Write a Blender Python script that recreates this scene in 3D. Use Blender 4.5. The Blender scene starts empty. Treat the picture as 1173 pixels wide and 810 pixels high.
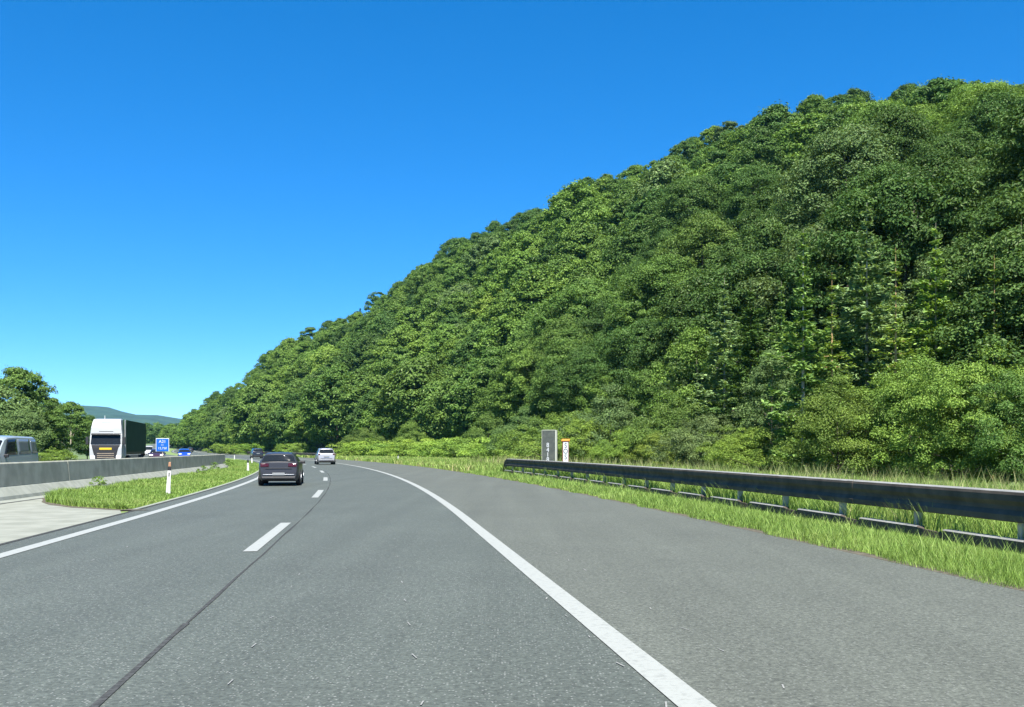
import bpy, math, random
import numpy as np
from mathutils import Vector, Matrix

random.seed(7)
SC = bpy.context.scene
COL = SC.collection
R = math.radians
PI = math.pi
CAMH = 1.57
HAZE = 0.000045
F = 1150.0

# ------------------------------------------------------------------ helpers
def uv_of(x, y, z=0.0):
    return 586.5 + F * x / y, 514 - F * (z - CAMH) / y

def tag(o, label=None, cat=None, group=None, kind=None):
    if label: o['label'] = label
    if cat: o['category'] = cat
    if group: o['group'] = group
    if kind: o['kind'] = kind
    return o

def empty(name, loc=(0, 0, 0), rz=0.0, scale=None):
    o = bpy.data.objects.new(name, None)
    COL.objects.link(o)
    o.location = loc
    o.rotation_euler = (0, 0, rz)
    if scale: o.scale = scale
    o.empty_display_size = 0.3
    return o

def link(name, me, parent=None):
    o = bpy.data.objects.new(name, me)
    COL.objects.link(o)
    if parent is not None: o.parent = parent
    return o

def copy_tree(o, parent=None):
    c = o.copy()
    COL.objects.link(c)
    c.parent = parent
    for ch in list(o.children):
        copy_tree(ch, c)
    return c

def mesh_np(name, V, Fc, mat=None, smooth=False, attrs=None):
    """V (N,3), Fc (M,k) faces with the same corner count."""
    me = bpy.data.meshes.new(name)
    V = np.asarray(V, np.float32); Fc = np.asarray(Fc, np.int32)
    M, k = Fc.shape
    me.vertices.add(len(V)); me.vertices.foreach_set('co', V.ravel())
    me.loops.add(M * k); me.loops.foreach_set('vertex_index', Fc.ravel())
    me.polygons.add(M)
    me.polygons.foreach_set('loop_start', np.arange(0, M * k, k, dtype=np.int32))
    try: me.polygons.foreach_set('loop_total', np.full(M, k, np.int32))
    except Exception: pass
    me.polygons.foreach_set('use_smooth', np.full(M, smooth, bool))
    if attrs:
        for an, av in attrs.items():
            at = me.attributes.new(an, 'FLOAT', 'FACE')
            at.data.foreach_set('value', np.asarray(av, np.float32))
    me.update(calc_edges=True)
    if mat: me.materials.append(mat)
    return me

class MB:
    def __init__(s): s.v = []; s.f = []
    def add(s, vs, fs):
        b = len(s.v); s.v += [tuple(p) for p in vs]; s.f += [tuple(b + i for i in f) for f in fs]; return s
    def box(s, c, d, rz=0.0, rx=0.0):
        hx, hy, hz = d[0] / 2, d[1] / 2, d[2] / 2
        m = Matrix.Rotation(rz, 3, 'Z') @ Matrix.Rotation(rx, 3, 'X')
        vs = [m @ Vector((sx * hx, sy * hy, sz * hz)) + Vector(c) for sz in (-1, 1) for sx, sy in ((-1, -1), (1, -1), (1, 1), (-1, 1))]
        return s.add(vs, [(3, 2, 1, 0), (4, 5, 6, 7), (0, 1, 5, 4), (1, 2, 6, 5), (2, 3, 7, 6), (3, 0, 4, 7)])
    def tube(s, p0, p1, r0, r1, n=8, cap=True):
        p0 = Vector(p0); p1 = Vector(p1); d = (p1 - p0).normalized()
        a = d.orthogonal().normalized(); b = d.cross(a)
        vs = []
        for p, r in ((p0, r0), (p1, r1)):
            for i in range(n):
                t = 2 * PI * i / n
                vs.append(p + a * (r * math.cos(t)) + b * (r * math.sin(t)))
        fs = [(i, (i + 1) % n, n + (i + 1) % n, n + i) for i in range(n)]
        if cap: fs += [tuple(range(n - 1, -1, -1)), tuple(range(n, 2 * n))]
        return s.add(vs, fs)
    def prism(s, poly, x0, x1, hw=None):
        """poly in (y,z) extruded along x; hw = optional half widths per point"""
        n = len(poly); vs = []
        for i, (y, z) in enumerate(poly): vs.append((-(hw[i]) if hw else x0, y, z))
        for i, (y, z) in enumerate(poly): vs.append(((hw[i]) if hw else x1, y, z))
        fs = [tuple(range(n)), tuple(range(2 * n - 1, n - 1, -1))]
        fs += [(i, n + i, n + (i + 1) % n, (i + 1) % n) for i in range(n)]
        return s.add(vs, fs)
    def sweep(s, path, nrm, prof, closed=True, caps=True):
        """prof (d,z); path 3d points; nrm unit 2d normals"""
        k = len(prof); vs = []
        for (p, n) in zip(path, nrm):
            for d, z in prof: vs.append((p[0] + n[0] * d, p[1] + n[1] * d, p[2] + z))
        fs = []
        kk = k if closed else k - 1
        for i in range(len(path) - 1):
            for j in range(kk):
                a = i * k + j; b = i * k + (j + 1) % k
                fs.append((a, b, b + k, a + k))
        if closed and caps:
            fs.append(tuple(range(k - 1, -1, -1))); L = (len(path) - 1) * k
            fs.append(tuple(range(L, L + k)))
        return s.add(vs, fs)
    def build(s, name, mat, parent=None, bevel=0.0, smooth=False, seg=2):
        me = bpy.data.meshes.new(name)
        me.from_pydata([tuple(v) for v in s.v], [], s.f)
        me.update()
        import bmesh
        bm = bmesh.new(); bm.from_mesh(me)
        bmesh.ops.recalc_face_normals(bm, faces=bm.faces)
        bm.to_mesh(me); bm.free()
        if smooth: me.polygons.foreach_set('use_smooth', np.ones(len(me.polygons), bool))
        me.materials.append(mat)
        o = link(name, me, parent)
        if bevel:
            m = o.modifiers.new('bevel', 'BEVEL'); m.width = bevel; m.segments = seg; m.limit_method = 'ANGLE'; m.angle_limit = R(35)
        return o

# ------------------------------------------------------------------ materials
def new_mat(name):
    m = bpy.data.materials.new(name); m.use_nodes = True
    nt = m.node_tree; nt.nodes.clear()
    out = nt.nodes.new('ShaderNodeOutputMaterial')
    return m, nt, out

def principled(name, col, rough=0.6, metal=0.0, coat=0.0, spec=0.5, noise=0.0, nscale=8.0, bump=0.0, col2=None, detail=6):
    m, nt, out = new_mat(name)
    b = nt.nodes.new('ShaderNodeBsdfPrincipled'); nt.links.new(b.outputs[0], out.inputs[0])
    b.inputs['Base Color'].default_value = (*col, 1); b.inputs['Roughness'].default_value = rough
    b.inputs['Metallic'].default_value = metal; b.inputs['Coat Weight'].default_value = coat
    b.inputs['Coat Roughness'].default_value = 0.06
    b.inputs['Specular IOR Level'].default_value = spec
    if noise or col2 or bump:
        tc = nt.nodes.new('ShaderNodeTexCoord'); n = nt.nodes.new('ShaderNodeTexNoise')
        n.inputs['Scale'].default_value = nscale; n.inputs['Detail'].default_value = detail
        nt.links.new(tc.outputs['Object'], n.inputs['Vector'])
        r = nt.nodes.new('ShaderNodeValToRGB'); nt.links.new(n.outputs['Fac'], r.inputs[0])
        c2 = col2 or tuple(c * (1 + noise) for c in col); c1 = col if col2 else tuple(c * (1 - noise) for c in col)
        r.color_ramp.elements[0].position = 0.35; r.color_ramp.elements[1].position = 0.65
        r.color_ramp.elements[0].color = (*c1, 1); r.color_ramp.elements[1].color = (*c2, 1)
        nt.links.new(r.outputs[0], b.inputs['Base Color'])
        if bump:
            bp = nt.nodes.new('ShaderNodeBump'); bp.inputs['Strength'].default_value = bump; bp.inputs['Distance'].default_value = 0.02
            nt.links.new(n.outputs['Fac'], bp.inputs['Height']); nt.links.new(bp.outputs[0], b.inputs['Normal'])
    return m

def math_node(nt, op, a, b=None, c=None):
    n = nt.nodes.new('ShaderNodeMath'); n.operation = op
    for i, x in enumerate((a, b, c)):
        if x is None: continue
        if isinstance(x, (int, float)): n.inputs[i].default_value = x
        else: nt.links.new(x, n.inputs[i])
    return n.outputs[0]

def mixc(nt, fac, a, b, blend='MIX'):
    n = nt.nodes.new('ShaderNodeMix'); n.data_type = 'RGBA'; n.blend_type = blend
    if isinstance(fac, (int, float)): n.inputs[0].default_value = fac
    else: nt.links.new(fac, n.inputs[0])
    for i, x in ((6, a), (7, b)):
        if isinstance(x, tuple): n.inputs[i].default_value = (*x, 1)
        else: nt.links.new(x, n.inputs[i])
    return n.outputs[2]

def leaf_shader(nt, out, colsock, trans=0.30, gloss=0.012):
    d = nt.nodes.new('ShaderNodeBsdfDiffuse'); t = nt.nodes.new('ShaderNodeBsdfTranslucent')
    g = nt.nodes.new('ShaderNodeBsdfGlossy'); g.inputs['Roughness'].default_value = 0.45
    g.inputs['Color'].default_value = (0.9, 0.9, 0.7, 1)
    nt.links.new(colsock, d.inputs['Color'])
    tcol = mixc(nt, 1.0, colsock, (1.25, 1.15, 0.45), 'MULTIPLY')
    nt.links.new(tcol, t.inputs['Color'])
    m1 = nt.nodes.new('ShaderNodeMixShader'); m1.inputs[0].default_value = trans
    nt.links.new(d.outputs[0], m1.inputs[1]); nt.links.new(t.outputs[0], m1.inputs[2])
    m2 = nt.nodes.new('ShaderNodeMixShader'); m2.inputs[0].default_value = gloss
    nt.links.new(m1.outputs[0], m2.inputs[1]); nt.links.new(g.outputs[0], m2.inputs[2])
    nt.links.new(m2.outputs[0], out.inputs[0])

def leaf_obj_mat(name, trans=0.24, gloss=0.012, var=0.48):
    """colour = the object's own viewport colour, varied leaf by leaf"""
    m, nt, out = new_mat(name)
    oi = nt.nodes.new('ShaderNodeObjectInfo')
    at = nt.nodes.new('ShaderNodeAttribute'); at.attribute_name = 'leaf_rand'
    k = math_node(nt, 'MULTIPLY_ADD', at.outputs['Fac'], 2 * var, 1 - var)
    hue = nt.nodes.new('ShaderNodeHueSaturation')
    nt.links.new(math_node(nt, 'MULTIPLY_ADD', at.outputs['Fac'], -0.03, 0.515), hue.inputs['Hue'])
    nt.links.new(k, hue.inputs['Value']); nt.links.new(oi.outputs['Color'], hue.inputs['Color'])
    leaf_shader(nt, out, hue.outputs[0], trans, gloss)
    return m

def leaf_attr_mat(name, stops, trans=0.24, gloss=0.012, var=0.48):
    """colour from the per-face 'hue' value (one value per tree / blade), varied by leaf_rand"""
    m, nt, out = new_mat(name)
    ah = nt.nodes.new('ShaderNodeAttribute'); ah.attribute_name = 'hue'
    r = nt.nodes.new('ShaderNodeValToRGB'); nt.links.new(ah.outputs['Fac'], r.inputs[0])
    el = r.color_ramp.elements
    while len(el) < len(stops): el.new(0.5)
    for e, (p, c) in zip(el, stops): e.position = p; e.color = (*c, 1)
    at = nt.nodes.new('ShaderNodeAttribute'); at.attribute_name = 'leaf_rand'
    k = math_node(nt, 'MULTIPLY_ADD', at.outputs['Fac'], 2 * var, 1 - var)
    hue = nt.nodes.new('ShaderNodeHueSaturation')
    nt.links.new(k, hue.inputs['Value']); nt.links.new(r.outputs[0], hue.inputs['Color'])
    leaf_shader(nt, out, hue.outputs[0], trans, gloss)
    return m

def asphalt_mat(name, base, speck=1.0, warm=0.0):
    m, nt, out = new_mat(name)
    b = nt.nodes.new('ShaderNodeBsdfPrincipled'); nt.links.new(b.outputs[0], out.inputs[0])
    tc = nt.nodes.new('ShaderNodeTexCoord'); P = tc.outputs['Object']
    n1 = nt.nodes.new('ShaderNodeTexNoise'); n1.inputs['Scale'].default_value = 0.35; n1.inputs['Detail'].default_value = 5
    n2 = nt.nodes.new('ShaderNodeTexNoise'); n2.inputs['Scale'].default_value = 26; n2.inputs['Detail'].default_value = 4; n2.inputs['Roughness'].default_value = 0.8
    vo = nt.nodes.new('ShaderNodeTexVoronoi'); vo.inputs['Scale'].default_value = 34
    vs = nt.nodes.new('ShaderNodeTexVoronoi'); vs.inputs['Scale'].default_value = 42
    for n in (n1, n2, vo, vs): nt.links.new(P, n.inputs['Vector'])
    # streaks along the lane (stretched noise) - worn wheel tracks and patches
    mp = nt.nodes.new('ShaderNodeMapping'); mp.inputs['Scale'].default_value = (1.4, 0.05, 1); mp.inputs['Rotation'].default_value = (0, 0, R(-8))
    n3 = nt.nodes.new('ShaderNodeTexNoise'); n3.inputs['Scale'].default_value = 1.0; n3.inputs['Detail'].default_value = 4
    nt.links.new(P, mp.inputs[0]); nt.links.new(mp.outputs[0], n3.inputs['Vector'])
    v = math_node(nt, 'MULTIPLY_ADD', n1.outputs['Fac'], 0.26, 0.53)
    v = math_node(nt, 'MULTIPLY_ADD', n3.outputs['Fac'], 0.40, v)
    v = math_node(nt, 'MULTIPLY', v, math_node(nt, 'MULTIPLY_ADD', n2.outputs['Fac'], 2.2, -0.1))
    cell = math_node(nt, 'MULTIPLY_ADD', vo.outputs['Color'], 0.5, 0.75)
    v = math_node(nt, 'MULTIPLY', v, cell)
    # pale aggregate chips
    sep = nt.nodes.new('ShaderNodeSeparateColor'); nt.links.new(vs.outputs['Color'], sep.inputs[0])
    chip = math_node(nt, 'GREATER_THAN', sep.outputs[0], 0.80)
    near = math_node(nt, 'LESS_THAN', vs.outputs['Distance'], 0.33)
    chip = math_node(nt, 'MULTIPLY', chip, near)
    c0 = nt.nodes.new('ShaderNodeCombineColor')
    col = mixc(nt, 1.0, (base[0], base[1], base[2]), (1, 1, 1), 'MULTIPLY')
    vm = nt.nodes.new('ShaderNodeVectorMath'); vm.operation = 'SCALE'
    nt.links.new(col, vm.inputs[0]); nt.links.new(v, vm.inputs['Scale'])
    fin = mixc(nt, math_node(nt, 'MULTIPLY', chip, 0.45 * speck), vm.outputs[0], (0.30, 0.31, 0.29))
    nt.nodes.remove(c0)
    nt.links.new(fin, b.inputs['Base Color'])
    b.inputs['Roughness'].default_value = 0.75; b.inputs['Specular IOR Level'].default_value = 0.35
    bp = nt.nodes.new('ShaderNodeBump'); bp.inputs['Strength'].default_value = 0.45; bp.inputs['Distance'].default_value = 0.008
    nt.links.new(n2.outputs['Fac'], bp.inputs['Height']); nt.links.new(bp.outputs[0], b.inputs['Normal'])
    return m

def paint_mat(name, col, wear=0.35):
    m, nt, out = new_mat(name)
    b = nt.nodes.new('ShaderNodeBsdfPrincipled'); nt.links.new(b.outputs[0], out.inputs[0])
    tc = nt.nodes.new('ShaderNodeTexCoord')
    n = nt.nodes.new('ShaderNodeTexNoise'); n.inputs['Scale'].default_value = 14; n.inputs['Detail'].default_value = 8; n.inputs['Roughness'].default_value = 0.7
    nt.links.new(tc.outputs['Object'], n.inputs['Vector'])
    r = nt.nodes.new('ShaderNodeValToRGB'); nt.links.new(n.outputs['Fac'], r.inputs[0])
    r.color_ramp.elements[0].position = 0.27; r.color_ramp.elements[0].color = (*[c * (1 - wear) for c in col], 1)
    r.color_ramp.elements[1].position = 0.5; r.color_ramp.elements[1].color = (*col, 1)
    nt.links.new(r.outputs[0], b.inputs['Base Color']); b.inputs['Roughness'].default_value = 0.6
    return m

M = {}
M['asphalt'] = asphalt_mat('asphalt', (0.075, 0.0875, 0.074))
M['asphalt_old'] = asphalt_mat('asphalt_old', (0.093, 0.102, 0.083), speck=0.6)
M['seam'] = principled('tar_seam', (0.046, 0.049, 0.049), rough=0.95, spec=0.1, noise=0.3, nscale=20)
M['paint'] = paint_mat('road_paint', (0.275, 0.288, 0.262))
M['tick'] = principled('worn_paint', (0.20, 0.205, 0.19), rough=0.8, noise=.2, nscale=30)
M['concrete_pad'] = principled('concrete_pad', (0.165, 0.175, 0.140), rough=0.9, col2=(0.225, 0.235, 0.195), nscale=1.6, bump=0.2, detail=10)
M['dirt'] = principled('verge_soil', (0.045, 0.037, 0.024), rough=0.95, col2=(0.105, 0.092, 0.062), nscale=9, bump=0.5, detail=9)
M['barrier'] = principled('barrier_concrete', (0.215, 0.222, 0.175), rough=0.85, col2=(0.315, 0.318, 0.255), nscale=1.7, bump=0.12, detail=10)
M['gutter'] = principled('gutter_concrete', (0.17, 0.185, 0.155), rough=0.9, col2=(0.23, 0.245, 0.21), nscale=2.2, detail=9)
M['grass_ground'] = principled('grass_ground', (0.09, 0.15, 0.035), rough=0.95, col2=(0.17, 0.23, 0.065), nscale=1.3, bump=0.5, detail=12)
M['field'] = principled('field', (0.06, 0.11, 0.03), rough=0.95, col2=(0.11, 0.15, 0.05), nscale=0.02, detail=12)
M['forest_floor'] = principled('forest_floor', (0.018, 0.026, 0.010), rough=1, col2=(0.035, 0.045, 0.016), nscale=0.3, detail=10)
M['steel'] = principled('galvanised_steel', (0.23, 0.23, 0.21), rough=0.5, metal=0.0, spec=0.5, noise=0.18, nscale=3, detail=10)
M['steel_shade'] = principled('shaded_steel', (0.090, 0.074, 0.058), rough=0.85, spec=0.12, noise=0.25, nscale=2.5, detail=10)  # dark rail steel; the shade on the beam faces is put into its colour
M['steel_post'] = principled('post_steel', (0.46, 0.38, 0.28), rough=0.8, metal=0.0, spec=0.15, noise=0.15, nscale=6)
M['bark'] = principled('bark', (0.06, 0.05, 0.036), rough=0.95, col2=(0.13, 0.11, 0.085), nscale=3.5, bump=0.6, detail=9)
M['pale_bark'] = principled('pale_bark', (0.30, 0.27, 0.20), rough=0.95, col2=(0.44, 0.40, 0.31), nscale=4, bump=0.4)
M['dry_wood'] = principled('dry_wood', (0.36, 0.24, 0.11), rough=0.95, noise=0.3, nscale=6)
M['leaf'] = leaf_obj_mat('leaf')
M['needle'] = leaf_obj_mat('needle', trans=0.25, gloss=0.012)
M['forest'] = leaf_attr_mat('forest_leaf', [(0.0, (0.074, 0.142, 0.036)), (0.35, (0.108, 0.190, 0.042)), (0.7, (0.138, 0.232, 0.046)), (1.0, (0.158, 0.248, 0.050))])
M['blade'] = leaf_attr_mat('grass_blade', [(0.0, (0.14, 0.23, 0.050)), (0.5, (0.21, 0.32, 0.075)), (0.85, (0.29, 0.37, 0.11)), (1.0, (0.40, 0.37, 0.18))], trans=0.35)
M['seed'] = leaf_attr_mat('seed_grass', [(0.0, (0.16, 0.24, 0.06)), (1.0, (0.34, 0.33, 0.16))], trans=0.3)
M['glass'] = principled('dark_glass', (0.012, 0.015, 0.018), rough=0.02, spec=0.22)
M['glass_mid'] = principled('tinted_glass', (0.10, 0.12, 0.13), rough=0.06, spec=0.9)
M['tyre'] = principled('tyre_rubber', (0.012, 0.012, 0.013), rough=0.85, noise=0.2, nscale=20)
M['rim'] = principled('alloy_rim', (0.35, 0.36, 0.37), rough=0.35, metal=0.8)
M['black'] = principled('black_plastic', (0.015, 0.015, 0.016), rough=0.55, noise=0.15, nscale=15)
M['grey_paint'] = principled('grey_car_paint', (0.030, 0.031, 0.036), rough=0.30, metal=0.0, coat=0.05, spec=0.3)
M['silver_paint'] = principled('silver_car_paint', (0.34, 0.34, 0.35), rough=0.32, metal=0.3, coat=0.8)
M['dark_paint'] = principled('dark_car_paint', (0.012, 0.013, 0.015), rough=0.3, coat=0.8)
M['maroon_paint'] = principled('plum_car_paint', (0.035, 0.014, 0.022), rough=0.3, coat=0.8)
M['blue_paint'] = principled('blue_car_paint', (0.008, 0.045, 0.32), rough=0.3, coat=0.8)
M['pale_blue_paint'] = principled('pale_blue_van_paint', (0.36, 0.41, 0.42), rough=0.32, metal=0.35, coat=0.7)
M['white_paint'] = principled('white_vehicle_paint', (0.36, 0.37, 0.365), rough=0.35, coat=0.4, noise=0.03, nscale=1.5)
M['red_lamp'] = principled('red_lamp_lens', (0.055, 0.007, 0.006), rough=0.15, coat=0.5)
M['clear_lamp'] = principled('clear_lamp_lens', (0.75, 0.77, 0.78), rough=0.12, metal=0.3)
M['plate'] = principled('number_plate_white', (0.22, 0.23, 0.23), rough=0.4)
M['yellow'] = principled('yellow_plate', (0.55, 0.38, 0.012), rough=0.45)
M['chrome'] = principled('chrome', (0.6, 0.6, 0.61), rough=0.15, metal=1.0)
M['tarp'] = principled('trailer_tarpaulin', (0.016, 0.050, 0.022), rough=0.8, spec=0.2, col2=(0.024, 0.064, 0.030), nscale=1.2)
M['sign_blue'] = principled('sign_blue', (0.006, 0.09, 0.40), rough=0.35)
M['sign_white'] = principled('sign_white', (0.55, 0.57, 0.58), rough=0.4)
M['board'] = principled('board_grey', (0.045, 0.054, 0.048), rough=0.8, col2=(0.072, 0.082, 0.070), nscale=5, detail=9)
M['board_edge'] = principled('board_edge', (0.40, 0.41, 0.34), rough=0.6)
M['orange'] = principled('sos_orange', (0.72, 0.22, 0.02), rough=0.45)
M['brown_red'] = principled('sos_side', (0.20, 0.04, 0.02), rough=0.5)
M['post_white'] = principled('post_white', (0.55, 0.55, 0.52), rough=0.5, noise=0.06, nscale=7)
M['reflector'] = principled('reflector_amber', (0.33, 0.17, 0.09), rough=0.2)

# ------------------------------------------------------------------ road geometry
_Y = np.arange(-40, 900.01, 0.5)
def _slope(y):
    y = np.asarray(y, float)
    s = 0.132 + 0.00175 * np.clip(y - 22, 0, 156)
    s = s - 0.0010 * np.clip(y - 285, 0, 120)
    return s
_S = _slope(_Y)
_X = -np.concatenate([[0], np.cumsum((_S[1:] + _S[:-1]) / 2 * 0.5)])
_X += 0.165 - np.interp(14.1, _Y, _X)
def XR(y): return float(np.interp(y, _Y, _X))
def SL(y): return float(np.interp(y, _Y, _S))
def gz(y):
    t = np.clip(np.asarray(y, float) - 230, 0, 330)
    return 0.00004 * t * t
def RP(y, d, z=0.0):
    """point at offset d (right +) of the right edge line where the line passes Y=y"""
    th = math.atan(SL(y))
    return (XR(y) + d * math.cos(th), y + d * math.sin(th), float(gz(y)) + z)
def heading(y): return math.atan(SL(y))
def ysteps(y0, y1):
    out = [y0]
    while out[-1] < y1 - 1e-6:
        st = 1.5 if out[-1] < 60 else (3 if out[-1] < 250 else 8)
        out.append(min(y1, out[-1] + st))
    return out

def strip(name, d0, d1, y0, y1, z, mat, parent=None, nd=1):
    """d0,d1 numbers or functions of Y"""
    f0 = d0 if callable(d0) else (lambda y: d0)
    f1 = d1 if callable(d1) else (lambda y: d1)
    ys = ysteps(y0, y1); V = []; Fc = []
    for y in ys:
        for k in range(nd + 1):
            a = f0(y) + (f1(y) - f0(y)) * k / nd
            V.append(RP(y, a, z))
    w = nd + 1
    for i in range(len(ys) - 1):
        for k in range(nd):
            a = i * w + k
            Fc.append((a, a + 1, a + w + 1, a + w))
    return link(name, mesh_np(name, V, Fc, mat), parent)

def LBAR(y):     # offset of the median barrier line from the right edge line
    return float(np.interp(y, [10, 24, 32, 60, 84, 120, 900], [-13.9, -14.0, -13.6, -12.6, -11.2, -11.0, -11.0]))

# ground sheet
gy = np.concatenate([np.arange(-60, 200, 10.0), np.arange(200, 600, 15.0), [700, 900, 1300, 2000, 3200, 5200, 8000]])
gx = np.concatenate([[-7000, -4000, -2000, -1000, -600], np.arange(-400, 201, 25.0), [300, 600, 1200, 2500, 5000]])
V = [(x, y, float(gz(y)) - 0.06) for y in gy for x in gx]
w = len(gx)
Fc = [(j * w + i, j * w + i + 1, (j + 1) * w + i + 1, (j + 1) * w + i) for j in range(len(gy) - 1) for i in range(w - 1)]
ground = link('ground', mesh_np('ground', V, Fc, M['field']))
tag(ground, 'green grassland covering the valley floor around the motorway', 'ground', kind='structure')

road = strip('road', -8.15, 5.0, -20, 620, 0.0, M['asphalt'], nd=4)
tag(road, 'grey asphalt carriageway curving left with white edge lines', 'road', kind='structure')
shoulder = strip('hard_shoulder', -0.05, 5.0, -20, 620, 0.004, M['asphalt_old'])
tag(shoulder, 'worn paler asphalt hard shoulder right of the solid white line', 'hard shoulder', kind='structure')
opp = strip('opposite_road', lambda y: LBAR(y) - 1.2, lambda y: LBAR(y) - 15.0, -20, 620, 0.0, M['asphalt_old'], nd=3)
tag(opp, 'opposite carriageway behind the concrete median barrier', 'road', kind='structure')
# verge right, median left
vr = strip('verge', 5.0, 22.0, -20, 620, -0.02, M['grass_ground'], nd=4)
tag(vr, 'grassy verge between the hard shoulder and the wooded hill', 'verge', kind='structure')
ve = strip('verge_edge', 5.0, lambda y: 5.28 + 0.12 * math.sin(y * 1.7) + 0.08 * math.sin(y * 4.1), -20, 260, 0.006, M['dirt'])
tag(ve, 'strip of brown soil along the asphalt edge', 'soil', kind='structure')
md = strip('median_grass_ground', -8.15, lambda y: LBAR(y) - 1.2, -20, 620, -0.02, M['grass_ground'], nd=2)
tag(md, 'grass covered median strip between the carriageways', 'median', kind='structure')
# edge markings
strip('edge_line', -0.215, 0.015, -10, 600, 0.008, M['paint'], road)
strip('edge_line', -7.62, -7.38, -10, 600, 0.008, M['paint'], road)
for k in range(-1, 20):
    y0 = 15.8 + 16.9 * k
    strip('lane_dash', -4.07, -3.86, y0, y0 + 5.9, 0.008, M['paint'], road)
strip('tar_seam', lambda y: -3.742 + 0.010 * math.sin(y * 0.9), lambda y: -3.712 + 0.010 * math.sin(y * 1.3), 9.5, 70, 0.006, M['seam'], road)
strip('tar_seam', lambda y: -3.752 + .006 * math.sin(y * 7), lambda y: -3.702 + .007 * math.sin(y * 5.3 + 1), 0, 9.5, 0.006, M['seam'], road)
strip('pavement_joint', -8.19, -8.10, 2, 60, 0.007, M['seam'], road)
strip('kerb_line', -8.31, -8.19, 27, 84, 0.012, M['gutter'], road)
# small pre-marking ticks on the asphalt
rng = np.random.default_rng(3)
ticks = []
for k in range(9):
    ticks.append((0.62, 6.6 + k * 1.05 + rng.uniform(-.1, .1)))
    ticks.append((-0.28, 6.2 + k * 1.1 + rng.uniform(-.1, .1)))
    ticks.append((-1.75, 6.4 + k * 1.4))
for k in range(6): ticks.append((-6.0, 9.2 + k * 1.9))
for k in range(5): ticks.append((-3.0, 7.0 + k * 1.5 + rng.uniform(-.3, .3)))
for k in range(5): ticks.append((4.3, 9.5 + k * 2.2 + rng.uniform(-.3, .3)))
tick0 = None
for d, y in ticks:
    p = RP(y, d, 0.009); th = heading(y)
    if tick0 is None:
        m = MB(); m.add([(-.006, -.09, 0), (.006, -.085, 0), (.009, .09, 0), (-.004, .08, 0)], [(0, 1, 2, 3)])
        tick0 = m.build('paint_tick', M['tick'], road); o = tick0
    else:
        o = tick0.copy(); COL.objects.link(o)
    o.location = p; o.rotation_euler = (0, 0, th + rng.uniform(-.3, .3)); o.scale = (rng.uniform(.6, 1.1), rng.uniform(.35, 1.15), 1)

# concrete pad on the left
def pad_in(y): return float(np.interp(y, [26.6, 27.4, 28.7, 31, 35], [-8.21, -9.0, -10.3, -11.6, LBAR(35) + .9]))
pad = strip('paved_median', lambda y: pad_in(y), lambda y: LBAR(y) + 0.9, -15, 34.9, 0.004, M['concrete_pad'], nd=2)
tag(pad, 'pale concrete paved patch of the median in the lower left', 'paving', kind='structure')
ps = strip('pad_soil', lambda y: pad_in(y) + .35 + .12 * math.sin(y * 5), lambda y: pad_in(y) - .25 + .15 * math.sin(y * 3.3), 26.6, 36.2, 0.010, M['dirt'], nd=1)
tag(ps, 'brown soil along the border of the concrete patch and the median grass', 'soil', kind='structure')
gu = strip('gutter', lambda y: LBAR(y) + 0.48, lambda y: LBAR(y) + 1.05, -15, 84, 0.012, M['gutter'])
tag(gu, 'pale concrete gutter along the foot of the median barrier', 'gutter', kind='structure')
gs = strip('gutter_slot', lambda y: LBAR(y) + 1.05, lambda y: LBAR(y) + 1.16 + .05 * math.sin(y * 1.9), -15, 35, 0.009, M['seam'])
tag(gs, 'dark open joint along the gutter edge', 'joint', kind='structure')

# ------------------------------------------------------------------ median barrier
bprof = [(-0.30, 0), (-0.30, .08), (-0.16, .34), (-0.10, 1.10), (-0.07, 1.13), (0.07, 1.13), (0.10, 1.10), (0.16, .40), (0.16, 0)]
fprof = [(0.163, 0), (0.163, .385), (0.20, .36), (0.46, .12), (0.50, 0)]
def barrier(y0, y1, label):
    ys = ysteps(y0, y1)
    path = [RP(y, LBAR(y)) for y in ys]
    nr = [(math.cos(heading(y)), math.sin(heading(y))) for y in ys]
    m = MB().sweep(path, nr, bprof)
    o = m.build('concrete_barrier', M['barrier'], None, bevel=0.012)
    MB().sweep(path, nr, fprof).build('barrier_foot', M['gutter'], o, bevel=.01)
    return tag(o, label, 'barrier', 'concrete barrier sections along the median')
barrier(6, 39.4, 'grey concrete median barrier section beside the paved patch, nearest of the three')
barrier(39.46, 58.9, 'grey concrete median barrier section between the two others, in front of the white lorry')
barrier(58.96, 83.5, 'grey concrete median barrier section with the exposed end, farthest of the three')

# ------------------------------------------------------------------ guardrails
def rail_d(y): return 7.6
RPROF = [(0.10, .905), (0.06, .93), (-0.12, .93), (-0.15, .90), (-0.15, .86), (0.00, .85), (0.03, .60), (0.00, .47), (-0.05, .45), (-0.05, .43), (0.02, .425),
         (0.0, .425), (-0.10, .47), (-0.115, .54), (-0.06, .62), (-0.06, .69), (-0.115, .77), (-0.115, .84)]
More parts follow.
